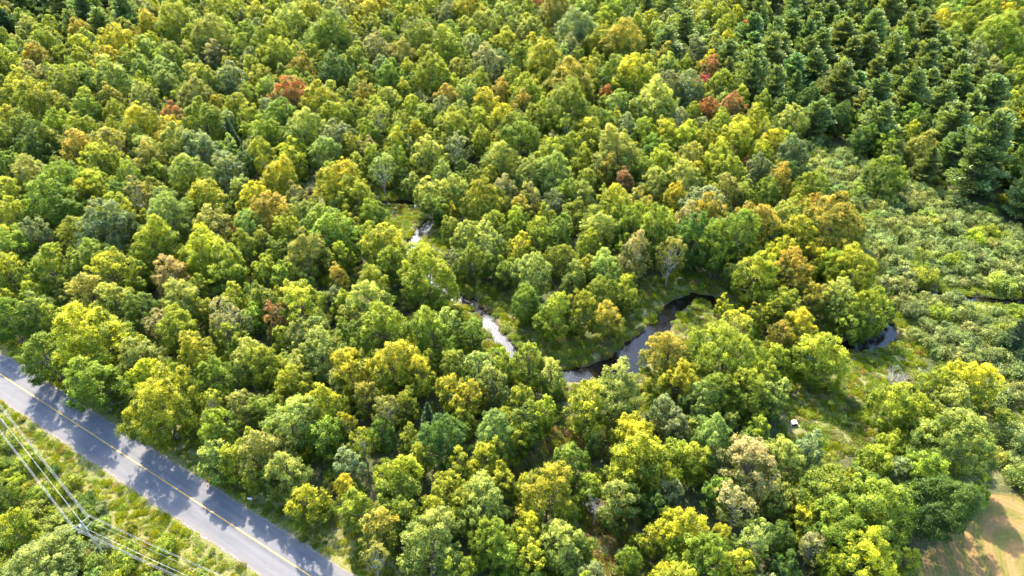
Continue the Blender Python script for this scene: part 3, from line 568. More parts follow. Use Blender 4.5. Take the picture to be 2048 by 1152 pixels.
(1536,0): """110,35,90,P,pine;190,45,90,P,pine;250,70,80,P,pine;90,120,105,P,pine;175,120,95,P,pine;210,200,115,P,pine;45,210,100,P,pine;100,300,120,P,pine;190,290,115,P,pine;275,350,150,P,pine;330,230,100,P,pine;380,210,110,P,pine;290,110,85,P,pine;430,110,90,P,pine;490,190,95,P,pine;540,120,90,P,pine;600,100,90,P,pine;630,250,130,P,pine@dense broad pine in the middle of the stand|the dense broad pine;560,230,90,P,pine;680,190,90,P,pine;500,330,100,P,pine
630,350,105,P,pine;440,500,140,P,pine@pale feathery pine at the stand's near edge|the pale feathery pine;690,420,130,P,pine;760,340,110,P,pine;740,510,150,P,pine@big shadowed pine near the shrub field|the big shadowed pine;890,400,130,P,pine;890,570,130,P,pine@long-branched pine at the right edge of the shrubs|the long-branched pine;990,570,110,P,pine;20,340,90,P,pine;350,60,80,P,pine;420,300,95,P,pine;360,430,100,P,pine;160,400,100,k;70,430,100,k;820,450,110,P,pine;600,500,95,k;980,660,110,k;560,480,95,g
920,165,190,y@large yellow-green broadleaf right of the pines|the large broadleaf beyond the pines;770,110,120,y;690,100,90,Y;840,60,120,y;940,40,42,o@tiny vivid orange crown at the top right|the vivid orange crown;1000,30,80,g;990,100,70,b;820,240,110,s;780,210,80,y;1000,300,80,g;1000,400,80,g;610,600,110,l;960,280,80,g;740,20,90,g;960,420,70,a;880,300,90,s;930,480,70,P,pine;840,520,90,g;300,480,95,k;230,450,90,k;500,560,80,k;380,560,90,k
465,710,120,g@lone green tree rising from the grey-green shrubs|the lone green tree in the shrub field;520,710,60,y;95,610,105,s@greyish conifer-like tree at the left of the shrub field|the greyish tree by the shrubs;75,680,85,k;170,750,110,y;40,730,110,o;265,890,205,o@large orange-topped maple at the shrub field's left edge|the large orange-topped maple;180,840,100,o;110,940,140,a;130,870,90,y;50,870,110,l;25,590,95,Y;50,1020,110,Y;190,1030,90,Y;110,1090,140,o;340,1080,180,Y@yellow maple above the right-hand stream|the yellow maple above the stream;270,1060,110,y;20,950,90,l;140,1000,80,y;100,830,70,y"""}
trees = []          # dicts
def class_of(W, k):
    if k == 'low': k = ''
    if k in ('column', 'birch', 'pine', 'spruce', 'dead'): return k
    return 'XL' if W > 15.5 else 'L' if W > 10.6 else 'M' if W > 6.8 else 'S'
def add_tree(px, py, wpx, c, kind='', phrase=None):
    W = 9.0
    for _ in range(6):
        Ht = {'pine': 6.0 + .85*W, 'low': 4 + .35*W, 'spruce': max(7, 2.4*W), 'column': max(9, 2.2*W), 'birch': max(9, 5.5+1.1*W), 'dead': 10.0}.get(kind, tree_h(W))
        hc = Ht * (.58 if kind != 'pine' else .55)
        x, y, t = gnd(px, py, hc); W = wpx / F * t
        if not kind: W = min(W, 21.0)
    if 1240 < px < 1490 and 420 < py < 545: Ht *= 1.25
    if kind == 'low': kind = ''
    trees.append(dict(x=x, y=y, W=W, H=Ht, c=c, kind=kind, phrase=phrase, px=px, py=py, d=t))
for (ox, oy), txt in TILES.items():
    for e in txt.replace('\n', ';').split(';'):
        if not e.strip(): continue
        e, _, ph = e.partition('@'); f = e.strip().split(',')
        X_, Y_, W_ = map(float, f[:3])
        add_tree(ox + X_/2, oy + Y_/2, W_/2*(.95 if (f[4:] or [''])[0] != 'pine' else 1.22), f[3], f[4] if len(f) > 4 else '', ph or None)
# keep bases out of the road and the water
for t in trees:
    s = road_s(t['x'], t['y'])
    if abs(s) < RHW + 2.5: t['x'] += rnx*(RHW+2.5-s); t['y'] += rny*(RHW+2.5-s)
print('hand trees', len(trees))

KEEP = [[(0,690),(60,730),(200,820),(290,890),(400,965),(520,1040),(640,1105),(730,1152),(730,1300),(-100,1300),(-100,690)],
  [(885,570),(960,575),(1040,640),(1080,690),(1140,735),(1230,730),(1320,630),(1390,560),(1450,575),(1480,640),(1400,700),(1290,765),(1130,765),(1040,720),(925,700),(880,630)],
  [(590,380),(640,370),(640,395),(600,405)], [(755,390),(845,390),(890,430),(880,500),(810,500),(750,440)],
  [(1680,660),(1790,610),(1900,690),(1870,740),(1830,770),(1740,850),(1700,930),(1600,900),(1545,870),(1560,820),(1640,780),(1680,730)],
  [(1570,285),(1640,290),(1760,345),(1830,375),(1950,425),(2400,580),(2400,940),(2010,960),(1960,880),(1970,800),(1900,740),(1820,690),(1790,600),(1730,560),(1720,500),(1725,430),(1660,390),(1600,350)],
  [(1830,1300),(1836,1150),(1880,1080),(1945,1002),(1985,985),(2400,975),(2600,1300)],
  [(1130,860),(1200,850),(1215,900),(1130,930)], [(1040,900),(1100,880),(1110,930),(1050,950)], [(1190,1000),(1230,1000),(1290,1152),(1200,1152)]]
def anyin(X, Y, polys):
    r = np.zeros(np.shape(X), bool)
    for p in polys: r |= inpoly(X, Y, p)
    return r
def keep_hit(x, y, W, Ht):
    r = np.zeros(len(x), bool)
    for p in [(x, y, Ht*.95), (x-W*.42, y, Ht*.6), (x+W*.42, y, Ht*.6), (x, y, Ht*.55), (x, y-W*.42, Ht*.45), (x, y, Ht*.2)]:
        a, b, _ = proj(*p); r |= anyin(a, b, KEEP)
    return r
SKEEP = [[(885,575),(955,588),(1000,640),(1030,690),(1010,705),(960,640),(930,605),(885,600)], [(1150,735),(1225,735),(1270,690),(1330,610),(1385,583),(1440,595),(1430,612),(1370,610),(1335,650),(1290,705),(1255,750),(1150,755)],
  [(835,436),(872,428),(866,455),(840,490),(812,488)], [(768,400),(835,403),(835,412),(768,412)], [(1690,680),(1740,640),(1780,650),(1785,668),(1740,690)], [(598,382),(640,375),(640,388),(598,400)],
  [(1790,570),(1930,585),(1930,602),(1790,585)]]
def cov(t, W):
    x, y, Ht = t['x'], t['y'], t['H']; P = [proj(x+a*W, y, Ht*b)[:2] for a, b in ((0, .95), (-.4, .6), (.4, .6), (0, .6), (0, .3), (-.35, .4), (.35, .4), (-.3, .8), (.3, .8))]
    P = np.array(P); return anyin(P[:, 0], P[:, 1], SKEEP).any()
drop = []
for t in trees:
    if not cov(t, t['W']): continue
    done = False
    for k in (1, 2, 3, 4, 5, 6, 7):
        for sx_, sy_ in ((k, 0), (-k, 0), (0, -k), (0, k), (k*.7, -k*.7), (-k*.7, -k*.7)):
            q = dict(t); q['x'] += sx_; q['y'] += sy_
            if not cov(q, t['W']) and water_sd(np.array(q['x']), np.array(q['y'])) > 1.2: t['x'], t['y'] = q['x'], q['y']; done = True; break
        if done: break
    if not done: drop.append(t)
print('moved/dropped', [(round(t['px']), round(t['py'])) for t in drop])
trees = [t for t in trees if not any(t is q for q in drop)]
HUT = gnd(1587, 849)[:2]
def shades_hut(x, y, W, Ht):
    k = np.clip((Ht*.6) / sdir.z, 0, 40); return np.hypot(HUT[0] + sdir.x*k - x, HUT[1] + sdir.y*k - y) < W*.62
trees = [t for t in trees if t['phrase'] or not shades_hut(t['x'], t['y'], t['W'], t['H'])]
# fill the canopy between them
n0 = len(trees); TX = np.zeros(9000); TY = np.zeros(9000); TW = np.zeros(9000)
for i, t in enumerate(trees): TX[i] = t['x']; TY[i] = t['y']; TW[i] = t['W']*(.6 if t['kind'] in ('birch', 'dead') else 1)
fr = np.random.default_rng(21)
for passn, (wlo, whi, n, tight) in enumerate([(7.0, 10.5, 7000, .49), (5.0, 8.0, 14000, .46), (3.6, 5.3, 14000, .44)]):
    x = fr.uniform(-330, 330, n); y = fr.uniform(45, 520, n); W = fr.uniform(wlo, whi, n); Ht = tree_h(W) * (1 if passn < 2 else .85)
    px, py, d = proj(x, y, 8)
    ok = (px > -260) & (px < 2310) & (py > -170) & (py < 1400) & (road_s(x, y) > RHW + 3.2) & ~inpoly(x, y, HAY) & ~inpoly(x, y, SHRUBS) & (water_sd(x, y) > 2.0)
    if passn == 2: ok &= y < 260
    ok &= ~shades_hut(x, y, W, Ht) & ~keep_hit(x, y, W, Ht) & ~anyin(x, y, MEADOW[:3]); pz = inpoly(x, y, PINES) | inpoly(x, y, PINES_W2)
    for j in np.nonzero(ok)[0]:
        if ((TX[:n0]-x[j])**2 + (TY[:n0]-y[j])**2 < ((TW[:n0]+W[j])*(tight if not pz[j] else .45))**2).any(): continue
        if y[j] < 150 and passn < 2 and fr.random() < .45: continue
        c = fr.choice(list('gyylYsabkop'), p=[.22,.20,.17,.21,.09,.04,.03,.02,.01,.005,.005]); kind = ''; H_ = Ht[j]
        if y[j] > 230: c = fr.choice(list('gylsYabop'), p=[.24,.34,.24,.08,.06,.018,.012,.005,.005])
        if pz[j] and fr.random() < .8: c, kind = 'P', 'pine'; W[j] *= fr.uniform(1.2, 1.8); H_ = (7.5 + .85*W[j])*fr.uniform(.8, 1.2)
        if not kind and y[j] < 230 and passn < 2 and fr.random() < .12: kind = 'birch'; H_ = max(9, 6.5+1.1*W[j]); W[j] *= .85; c = fr.choice(list('lsyp'))
        trees.append(dict(x=x[j], y=y[j], W=W[j], H=H_, c=c, kind=kind, phrase=None)); TX[n0] = x[j]; TY[n0] = y[j]; TW[n0] = W[j]; n0 += 1
print('all trees', len(trees))

# ------------------------------------------------------------------ labels
for t in trees: t['px'], t['py'], t['d'] = proj(t['x'], t['y'], t['H']*.58)
LM = [t for t in trees if t['phrase']]
def rel(dx, dy):
    a = math.degrees(math.atan2(-dy, dx)) % 360
    return ['right of', 'behind and right of', 'behind', 'behind and left of', 'left of', 'in front and left of', 'in front of', 'in front and right of'][int((a+22.5)//45) % 8]
NOUN = {'': 'broadleaf', 'column': 'narrow tree', 'birch': 'sparse tree', 'pine': 'pine', 'spruce': 'spruce', 'dead': 'leafless tree', 'shrub': 'shrub'}
ORD = [''] + [q + ' ' for q in 'second third fourth fifth sixth seventh eighth ninth tenth eleventh twelfth thirteenth fourteenth fifteenth sixteenth seventeenth eighteenth nineteenth twentieth'.split()]
def describe(sel):
    b = {}
    for t in sel:
        if t['phrase']: t['label'] = t['phrase'].split('|')[0]; continue
        if t['kind'] == 'pine' and 'shrub' not in t: pass
        ds = sorted(((math.hypot(l['px']-t['px'], l['py']-t['py']), i) for i, l in enumerate(LM)))[0]; l = LM[ds[1]]
        sz = ('small ' if t['W'] < 6.5 else 'large ' if t['W'] > 11.5 else '') if t['kind'] != 'shrub' else ('small ' if t['W'] < 3.4 else 'broad ' if t['W'] > 5.2 else '')
        cw = WORD[t['c']] + ' ' if t['kind'] != 'dead' else 'grey '
        key = (sz, cw, t['kind'], rel(t['px']-l['px'], t['py']-l['py']), ds[1]); b.setdefault(key, []).append((ds[0], id(t), t))
    for (sz, cw, k, r_, li), L_ in b.items():
        for i, (_, _, t) in enumerate(sorted(L_, key=lambda q: q[:2])):
            t['label'] = f"{ORD[min(i, 19)]}{sz}{cw}{NOUN[k]} {r_} {LM[li]['phrase'].split('|')[1]}"
            w_ = t['label'].split()
            if len(w_) > 16: t['label'] = t['label'].replace('in front and ', 'front-').replace('behind and ', 'back-').replace('-left of', '-left of').replace('small ', '').replace(' in the left middle wood', '')

# ------------------------------------------------------------------ split: individuals / far canopy
def in_view(t): return -t['W']*F/t['d']*.5 < t['px'] < 2048 + t['W']*F/t['d']*.5 and -60 < t['py'] < 1152 + t['H']*F/t['d']*.5
for t in trees: t['app'] = t['W'] / t['d'] * (1 if in_view(t) else 0); t['cls'] = class_of(t['W'], t['kind'])
leafy = sorted([t for t in trees if t['kind'] == ''], key=lambda t: (t['phrase'] is None, -t['app']))
nlm = sum(1 for t in leafy if t['phrase'])
indiv = leafy[:300] + [t for t in trees if t['kind'] and t['kind'] != 'pine' and t['app'] > 0]
pn = sorted([t for t in trees if t['kind'] == 'pine'], key=lambda t: -t['app']); indiv += [t for t in pn[:170] if t['app'] > 0]
sel = {id(t) for t in indiv}; far = [t for t in trees if id(t) not in sel and t['kind'] != 'dead']
describe(indiv)
CAT = {'': ('broadleaf_tree', 'tree', 'broadleaf trees of the mixed wood'), 'column': ('columnar_tree', 'tree', None), 'birch': ('birch_tree', 'tree', 'sparse pale-barked trees in the wood'),
       'pine': ('pine_tree', 'pine tree', 'pines of the conifer stand'), 'spruce': ('spruce_tree', 'spruce', None), 'dead': ('dead_tree', 'dead tree', None)}
first = {}          # (class, variant) -> (crown object, trunk object)
vr_ = np.random.default_rng(5)
def zof(x, y): return float(terrain(np.array(x), np.array(y)))
for t in indiv:
    nm, cat, grp = CAT[t['kind']]
    z = zof(t['x'], t['y'])
    if t['kind'] == 'dead':
        o = link(nm, DEAD[int(vr_.integers(0, 3))]); o.location = (t['x'], t['y'], z); s = t['W']/8.0; o.scale = (s, s, 1.0); o.rotation_euler = (0, 0, vr_.uniform(0, 6.28))
        tag(o, t['label'], cat); continue
    root = bpy.data.objects.new(nm, None); col.objects.link(root); root.empty_display_size = .5
    root.location = (t['x'], t['y'], z)
    tag(root, t['label'], cat, grp)
    v = int(vr_.integers(0, len(PROTO[t['cls']]))); R, cm_, tm_ = PROTO[t['cls']][v]
    s = t['W'] / (2*R); root.scale = (s, s, t['H']/CLS_H[t['cls']]); root.rotation_euler = (vr_.normal(0, .035), vr_.normal(0, .035), vr_.uniform(0, 6.28))
    key = (t['cls'], v)
    if key not in first:
        cr_ = link('crown', cm_, root); tr_ = link('trunk', tm_, root); first[key] = (cr_, tr_)
    else:
        cr_ = first[key][0].copy(); tr_ = first[key][1].copy(); col.objects.link(cr_); col.objects.link(tr_); cr_.parent = root; tr_.parent = root
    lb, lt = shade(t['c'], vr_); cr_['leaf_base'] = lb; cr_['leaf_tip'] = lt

# ------------------------------------------------------------------ geometry-node scatter of stuff
def scatter(name, pts, protos, label, cat):
    """pts: list of (x,y,z,rot,sx,sz,proto index,base,tip); protos: list of lists of objects that are placed in the scene already"""
    n = len(pts)
    me = bpy.data.meshes.new(name); me.vertices.add(n)
    me.vertices.foreach_set('co', np.array([p[:3] for p in pts], np.float32).ravel())
    def at(nm, typ, key, d):
        a = me.attributes.new(nm, typ, 'POINT'); a.data.foreach_set(key, np.asarray(d).ravel())
    at('turn', 'FLOAT_VECTOR', 'vector', np.array([(0, 0, p[3]) for p in pts], np.float32))
    at('size', 'FLOAT_VECTOR', 'vector', np.array([(p[4], p[4], p[5]) for p in pts], np.float32))
    at('pick', 'INT', 'value', np.array([p[6] for p in pts], np.int32))
    at('leaf_base', 'FLOAT_COLOR', 'color', np.array([(*p[7], 1) for p in pts], np.float32))
    at('leaf_tip', 'FLOAT_COLOR', 'color', np.array([(*p[8], 1) for p in pts], np.float32))
    o = link(name, me); tag(o, label, cat, kind='stuff')
    ng = bpy.data.node_groups.new(name, 'GeometryNodeTree'); ng.is_modifier = True
    ng.interface.new_socket('Geometry', in_out='INPUT', socket_type='NodeSocketGeometry'); ng.interface.new_socket('Geometry', in_out='OUTPUT', socket_type='NodeSocketGeometry')
    gi = ng.nodes.new('NodeGroupInput'); go = ng.nodes.new('NodeGroupOutput'); jn = ng.nodes.new('GeometryNodeJoinGeometry')
    def named(nm, typ):
        a = ng.nodes.new('GeometryNodeInputNamedAttribute'); a.data_type = typ; a.inputs['Name'].default_value = nm; return a.outputs['Attribute']
    tn, sz, pk = named('turn', 'FLOAT_VECTOR'), named('size', 'FLOAT_VECTOR'), named('pick', 'INT')
    for i, obs in enumerate(protos):
        cp = ng.nodes.new('FunctionNodeCompare'); cp.data_type = 'INT'; cp.operation = 'EQUAL'; ng.links.new(pk, cp.inputs['A'] if False else [s_ for s_ in cp.inputs if s_.type == 'INT'][0])
        [s_ for s_ in cp.inputs if s_.type == 'INT'][1].default_value = i
        for ob in obs:
            oi = ng.nodes.new('GeometryNodeObjectInfo'); oi.transform_space = 'ORIGINAL'; oi.inputs['Object'].default_value = ob; oi.inputs['As Instance'].default_value = True
            ip = ng.nodes.new('GeometryNodeInstanceOnPoints')
            ng.links.new(gi.outputs[0], ip.inputs['Points']); ng.links.new(cp.outputs[0], ip.inputs['Selection']); ng.links.new(oi.outputs['Geometry'], ip.inputs['Instance'])
            ng.links.new(tn, ip.inputs['Rotation']); ng.links.new(sz, ip.inputs['Scale']); ng.links.new(ip.outputs[0], jn.inputs[0])
    ng.links.new(jn.outputs[0], go.inputs[0])
    md = o.modifiers.new('scatter', 'NODES'); md.node_group = ng
    return o
keys = list(first.keys()); kidx = {k: i for i, k in enumerate(keys)}
pts = []
for t in far:
    ks = [k for k in keys if k[0] == t['cls']] or [k for k in keys if k[0] == 'M']
    k = ks[int(vr_.integers(0, len(ks)))]; R = PROTO[k[0]][k[1]][0]
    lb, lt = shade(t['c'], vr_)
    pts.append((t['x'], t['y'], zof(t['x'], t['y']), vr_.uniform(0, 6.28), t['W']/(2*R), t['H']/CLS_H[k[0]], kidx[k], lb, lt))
print('far', len(far), 'individual', len(indiv))
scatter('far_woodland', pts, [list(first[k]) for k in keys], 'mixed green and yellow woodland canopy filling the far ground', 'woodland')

# ------------------------------------------------------------------ shrubs
sh = []
sr_ = np.random.default_rng(31)
def try_shrubs(n, box, test, wr, space, pal, pr, tagname):
    x = sr_.uniform(box[0], box[1], n); y = sr_.uniform(box[2], box[3], n); ok = test(x, y); x = x[ok]; y = y[ok]; W = sr_.uniform(*wr, len(x))
    px, py, d = proj(x, y, 1.5); AX = np.zeros(len(x)); AY = AX.copy(); AW = AX.copy(); k = 0
    for j in range(len(x)):
        if k and ((AX[:k]-x[j])**2 + (AY[:k]-y[j])**2 < ((AW[:k]+W[j])*space)**2).any(): continue
        AX[k] = x[j]; AY[k] = y[j]; AW[k] = W[j]; k += 1
        sh.append(dict(x=x[j], y=y[j], W=W[j], c=sr_.choice(list(pal), p=pr), px=px[j], py=py[j], d=d[j], z=tagname, kind='shrub', phrase=None))
LMX = np.array([t['x'] for t in LM]); LMY = np.array([t['y'] for t in LM])
try_shrubs(14000, (60, 300, 80, 420), lambda x, y: inpoly(x, y, SHRUBS) & (water_sd(x, y) > 1.3) & ((((x[:, None]-LMX)**2 + (y[:, None]-LMY)**2).min(1)) > 4), (4.0, 7.6), .27, 'hhhsgly', [.27,.25,.22,.09,.07,.06,.04], 'field')
def vtest(x, y):
    s = road_s(x, y); return (s < -RHW-5.0) & (s > -70) & (sr_.random(len(x)) < np.where(s > -RHW-9, .3, 1))
try_shrubs(8000, (-130, 60, 30, 150), vtest, (2.2, 5.4), .30, 'glyYsk', [.25,.22,.27,.08,.08,.10], 'verge')
try_shrubs(3500, (-100, 200, 60, 320), lambda x, y: (water_sd(x, y) > 1.2) & (np.hypot(x-HUT[0], y-HUT[1]+2.0) > 4.5) & ~inpoly(x, y, SHRUBS) & anyin(x, y, MEADOW) & (sr_.random(len(x)) < .5), (1.6, 3.4), .55, 'glysb', [.3,.2,.2,.2,.1], 'meadow')
for q in sh: q['app'] = q['W']/q['d'] * (1 if -20 < q['px'] < 2068 and -20 < q['py'] < 1180 else 0)
sh.sort(key=lambda q: -q['app'])
LB = {'field': ('grey-green rounded shrub in the dense thicket right of the stream', 'shrubs of the thicket right of the stream'),
      'verge': ('bushy green shrub on the near side of the road', 'shrubs on the near side of the road'),
      'meadow': ('small low shrub in the grassy stream meadow', 'low shrubs in the stream meadows')}
sobj = {}
cnt = {}
describe([q for q in sh[:300] if q['app'] > 0])
for q in sh[:300]:
    if q['app'] <= 0: continue
    v = int(sr_.integers(0, len(SHRUB)))
    if v in sobj: o = sobj[v].copy(); col.objects.link(o)
    else: o = link('shrub', SHRUB[v]); sobj[v] = o
    q['done'] = 1; s = q['W']/4.4
    o.location = (q['x'], q['y'], zof(q['x'], q['y'])); o.scale = (s, s, s*sr_.uniform(.85, 1.2)); o.rotation_euler = (0, 0, sr_.uniform(0, 6.28))
    lb, lt = shade(q['c'], sr_); o['leaf_base'] = lb; o['leaf_tip'] = lt; tag(o, q['label'], 'shrub', LB[q['z']][1])
skeys = list(sobj.keys())
pts = []
for q in sh:
    if 'done' in q: continue
    lb, lt = shade(q['c'], sr_); s = q['W']/4.4
    pts.append((q['x'], q['y'], zof(q['x'], q['y']), sr_.uniform(0, 6.28), s, s*sr_.uniform(.85, 1.2), int(sr_.integers(0, len(skeys))), lb, lt))
print('shrubs', len(sh), 'rest', len(pts))
scatter('thicket', pts, [[sobj[k]] for k in skeys], 'grey-green thicket of rounded shrubs in the far part of the shrub field', 'thicket')
# understorey below the wood
pts = []
x = sr_.uniform(-230, 250, 9000); y = sr_.uniform(48, 330, 9000); px, py, d = proj(x, y, 1)
ok = (px > -60) & (px < 2110) & (py < 1250) & (road_s(x, y) > RHW+4.5) & ~inpoly(x, y, HAY) & ~inpoly(x, y, SHRUBS) & (water_sd(x, y) > 1.5) & ~anyin(x, y, MEADOW)
x = x[ok]; y = y[ok]; z = terrain(x, y)
for j in range(len(x)):
    lb, lt = shade(sr_.choice(list('gglyyb')), sr_); s = sr_.uniform(.35, .95)
    pts.append((x[j], y[j], z[j]-.1, sr_.uniform(0, 6.28), s, s*sr_.uniform(.7, 1.2), int(sr_.integers(0, len(skeys))), lb, lt))
scatter('undergrowth', pts, [[sobj[k]] for k in skeys], 'low leafy undergrowth between the trunks on the wood floor', 'undergrowth')

# ------------------------------------------------------------------ herbs and grass
hob = []
hplace = [(gnd(1700,745), 'h', 'leafy green weed clump in the right-hand clearing'), (gnd(960,690), 'y', 'tall leafy weed clump on the bank beside the lone tree'),
          (gnd(350,1090), 'y', 'grass tuft on the verge between the road and wires'), (gnd(1720,780), 'l', 'long grass tuft in the clearing near the bare tree')]
for i, (p, c, lab) in enumerate(hplace):
    o = link(['weed_clump', 'weed_clump', 'grass_tuft', 'grass_tuft'][i], HERB[i]); o.location = (p[0], p[1], zof(p[0], p[1])); lb, lt = shade(c, sr_)
    o['leaf_base'] = lb; o['leaf_tip'] = lt; tag(o, lab, 'weeds' if i < 2 else 'grass tuft'); hob.append(o)
def cover(name, n, xr, yr, test, cols, sc, label, cat):
    pts = []; x = sr_.uniform(*xr, n); y = sr_.uniform(*yr, n); ok = test(x, y); x = x[ok]; y = y[ok]; z = terrain(x, y)
    nv = np.sin(x*.31+y*.12)*np.sin(y*.27-x*.09) + sr_.normal(0, .5, len(x)); ci = np.clip(((nv+1.3)/2.6*len(cols)).astype(int), 0, len(cols)-1)
    for j in range(len(x)):
        lb, lt = shade(cols[ci[j]], sr_, .2); s = sr_.uniform(*sc)
        pts.append((x[j], y[j], z[j]-.03, sr_.uniform(0, 6.28), s, s*sr_.uniform(.6, 1.3), int(sr_.integers(0, 4)), lb, lt))
    print(name, len(pts)); scatter(name, pts, [[o] for o in hob], label, cat)
PAL['t'] = ((.16,.14,.05), (.36,.27,.13)); PAL['q'] = ((.12,.07,.035), (.26,.15,.08)); PAL['d'] = ((.05,.10,.02), (.10,.17,.03))
cover('meadow_plants', 60000, (-60, 175), (42, 290), lambda x, y: (water_sd(x, y) > .1) & (np.hypot(x-HUT[0], y-HUT[1]+1.2) > 2.2) & (anyin(x, y, MEADOW[:3] + MEADOW[5:]) | (water_sd(x, y) < 6.0)), 'glytlyhlyyg', (.5, 1.15),
      'green and tan meadow plants and grasses along the stream', 'meadow plants')
cover('dry_undergrowth', 9000, (-20, 60), (42, 130), lambda x, y: anyin(x, y, MEADOW[3:5]), 'tqbyotbqh', (.6, 1.3), 'rust and straw coloured dry undergrowth between the foreground trees', 'undergrowth')
cover('verge_plants', 30000, (-150, 25), (38, 175), lambda x, y: (abs(road_s(x, y)) > RHW+.9) & (road_s(x, y) < RHW+7) & (road_s(x, y) > -60), 'yylYlgyYtyg', (.3, .9),
      'yellow-green grass and weeds along both verges of the road', 'roadside weeds')
cover('thicket_floor_plants', 16000, (60, 260), (90, 330), lambda x, y: inpoly(x, y, SHRUBS) & (water_sd(x, y) > .3), 'hhglyht', (.5, 1.1), 'weeds and grasses between the shrubs of the thicket', 'weeds')

# ------------------------------------------------------------------ utility poles and wires
bx, by, _ = gnd(210, 1112); TOPZ = 11.6
def pole(x, y, rz, label):
    r_ = bpy.data.objects.new('utility_pole', None); col.objects.link(r_); r_.location = (x, y, zof(x, y)); r_.rotation_euler = (0, 0, rz); tag(r_, label, 'utility pole', 'utility poles of the line beside the road')
    g = Geo(); g.tube([(0, 0, -.5), (0, 0, 4), (0, 0, 8), (0, 0, TOPZ)], [.19, .17, .15, .12], 8, True); g.build('pole', POLE_WOOD, r_, True)
    for z, hl in ((TOPZ-.35, 1.5), (TOPZ-2.0, 1.2)):
        g = Geo(); g.box((0, -.17, z), (hl*2, .11, .13)); g.build('crossarm', POLE_WOOD, r_)
        for s in (-1, 1):
            g = Geo(); g.tube([(s*hl*.95, -.17, z+.065), (s*hl*.95, -.17, z+.16), (s*hl*.95, -.17, z+.30)], [.035, .075, .05], 8, True); g.build('insulator', CERAMIC, r_)
            g = Geo(); g.tube([(s*hl*.5, -.24, z-.02), (0, -.20, z-.65)], [.02, .02], 4); g.build('brace', METAL, r_)
    g = Geo(); g.tube([(-.42, .05, TOPZ-1.7), (-.42, .05, TOPZ-1.6), (-.42, .05, TOPZ-.95), (-.42, .05, TOPZ-.85)], [.17, .21, .21, .12], 8, True); g.build('transformer', METAL, r_, True)
    return r_
A1 = np.array([-28.5, 24.0]); A1 /= np.linalg.norm(A1); A2 = np.array([23.8, -9.5]); A2 /= np.linalg.norm(A2)
q1 = np.array([bx, by]) + A1*46; q2 = np.array([bx, by]) + A2*50
aw = A2 - A1; armang = math.atan2(aw[1], aw[0]) + math.pi/2
pole(bx, by, armang, 'wooden utility pole with two crossarms at the bend of the overhead wires')
pole(q1[0], q1[1], math.atan2(A1[1], A1[0])+math.pi/2+math.pi, 'next utility pole up the line beyond the left picture edge')
pole(q2[0], q2[1], math.atan2(A2[1], A2[0])+math.pi/2, 'next utility pole down the line below the bottom picture edge')
def wire(p, q, sag, rad_, nm):
    p = np.array(p); q = np.array(q); t_ = np.linspace(0, 1, 25)[:, None]; P = p*(1-t_) + q*t_; P[:, 2] -= (4*sag*t_*(1-t_))[:, 0]
    g = Geo(); g.tube(P, np.full(25, rad_), 5); o = g.build('overhead_wire', WIRE, None, True); return o
ca, sa = math.cos(armang), math.sin(armang)
n1v = np.array([-A1[1], A1[0]]); n2v = np.array([-A2[1], A2[0]])
arm = np.array([ca, sa]); 
if np.dot(n1v, arm) < 0: n1v = -n1v
if np.dot(n2v, arm) < 0: n2v = -n2v
wl = [(1.43, TOPZ-.05, 'topmost right-hand'), (1.25, TOPZ-.08, 'doubled right-hand'), (-1.43, TOPZ-.05, 'topmost left-hand'), (-1.25, TOPZ-.12, 'doubled left-hand'), (1.14, TOPZ-1.70, 'lower right-hand'), (-1.14, TOPZ-1.70, 'lower left-hand'), (.16, TOPZ-2.9, 'thick lowest')]
for off, z, nm in wl:
    p = (bx + ca*off, by + sa*off, z)
    for (qq, nv, side) in ((q1, n1v, 'running up the left edge'), (q2, n2v, 'running down to the bottom edge')):
        e = (qq[0] + nv[0]*off, qq[1] + nv[1]*off, z)
        tag(wire(p, e, .9, (.014 if 'doubled' in nm or 'topmost' in nm else .011) if 'lowest' not in nm else .024, nm), f'{nm} overhead wire from the utility pole {side}', 'wire', 'overhead wires of the utility line')

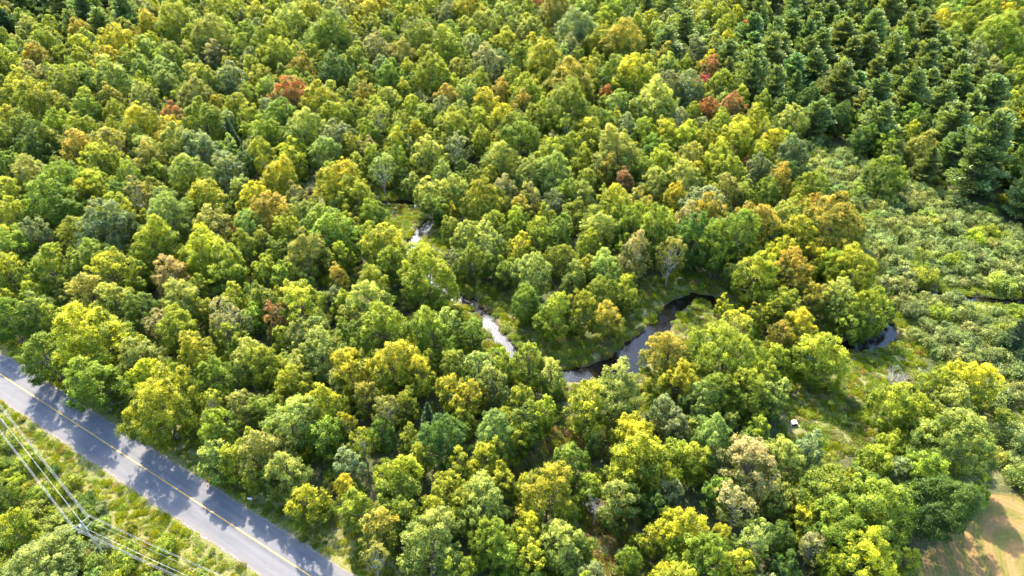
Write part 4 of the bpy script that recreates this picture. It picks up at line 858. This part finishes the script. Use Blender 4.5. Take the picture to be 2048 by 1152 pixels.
# ------------------------------------------------------------------ small things
sgx, sgy, _ = gnd(503, 1006)
r_ = bpy.data.objects.new('roadside_sign', None); col.objects.link(r_); r_.location = (sgx, sgy, zof(sgx, sgy)); r_.rotation_euler = (0, 0, math.atan2(rdy, rdx)+math.pi+.5)
tag(r_, 'small white rectangular sign on a post at the wood edge beside the road', 'sign')
g = Geo(); g.tube([(0, .04, -.3), (0, .04, 1.9)], [.04, .04], 8, True); g.build('post', POLE_WOOD, r_)
g = Geo(); g.box((0, 0, 1.5), (.85, .03, .60)); pb = g.build('sign_board', WHITE, r_)
g = Geo(); g.box((.02, -.020, 1.62), (.14, .006, .12)); g.box((.02, -.020, 1.38), (.42, .006, .05)); g.build('sign_mark', INK, pb)
sgx, sgy, _ = gnd(341, 902)
r_ = bpy.data.objects.new('marker_sign', None); col.objects.link(r_); r_.location = (sgx, sgy, zof(sgx, sgy)); r_.rotation_euler = (0, 0, math.atan2(rdy, rdx)+math.pi/2+.9)
r_.rotation_euler = (0, 0, -.5)
tag(r_, 'small orange-yellow marker sign on a post under the roadside maples', 'sign')
g = Geo(); g.tube([(0, .04, -.3), (0, .04, 1.7)], [.035, .035], 8, True); g.build('post', POLE_WOOD, r_)
g = Geo(); g.box((0, 0, 1.45), (.55, .03, .26)); g.build('upper_panel', YELLOW, r_)
g = Geo(); g.box((0, 0, 1.14), (.55, .03, .26)); g.build('lower_panel', YELLOW, r_)
# white hutch in the clearing
hx_, hy_, _ = gnd(1587, 849)
r_ = bpy.data.objects.new('hutch', None); col.objects.link(r_); r_.location = (hx_, hy_, zof(hx_, hy_)); r_.rotation_euler = (0, 0, .08); r_.scale = (.95, .95, .9)
tag(r_, 'small white hutch with dark open front in the clearing under trees', 'hutch')
g = Geo(); n = 9; th = np.linspace(0, np.pi, n); X0 = np.cos(th)*.72; Z0 = .45 + np.sin(th)*.42
X0 = np.r_[.72, X0, -.72]; Z0 = np.r_[0, Z0, 0]; m_ = len(X0); V = []; Q = []
for yv in (-.55, .6):
    for s in (1.0, .93): V += [(a*s, yv, b_*s) for a, b_ in zip(X0, Z0)]
for i in range(m_-1):
    Q += [(i, i+1, 2*m_+i+1, 2*m_+i), (m_+i, m_+i+1, 3*m_+i+1, 3*m_+i), (i, i+1, m_+i+1, m_+i), (2*m_+i, 2*m_+i+1, 3*m_+i+1, 3*m_+i)]
g.add(V, Q); g.build('shell', WHITE, r_, False)
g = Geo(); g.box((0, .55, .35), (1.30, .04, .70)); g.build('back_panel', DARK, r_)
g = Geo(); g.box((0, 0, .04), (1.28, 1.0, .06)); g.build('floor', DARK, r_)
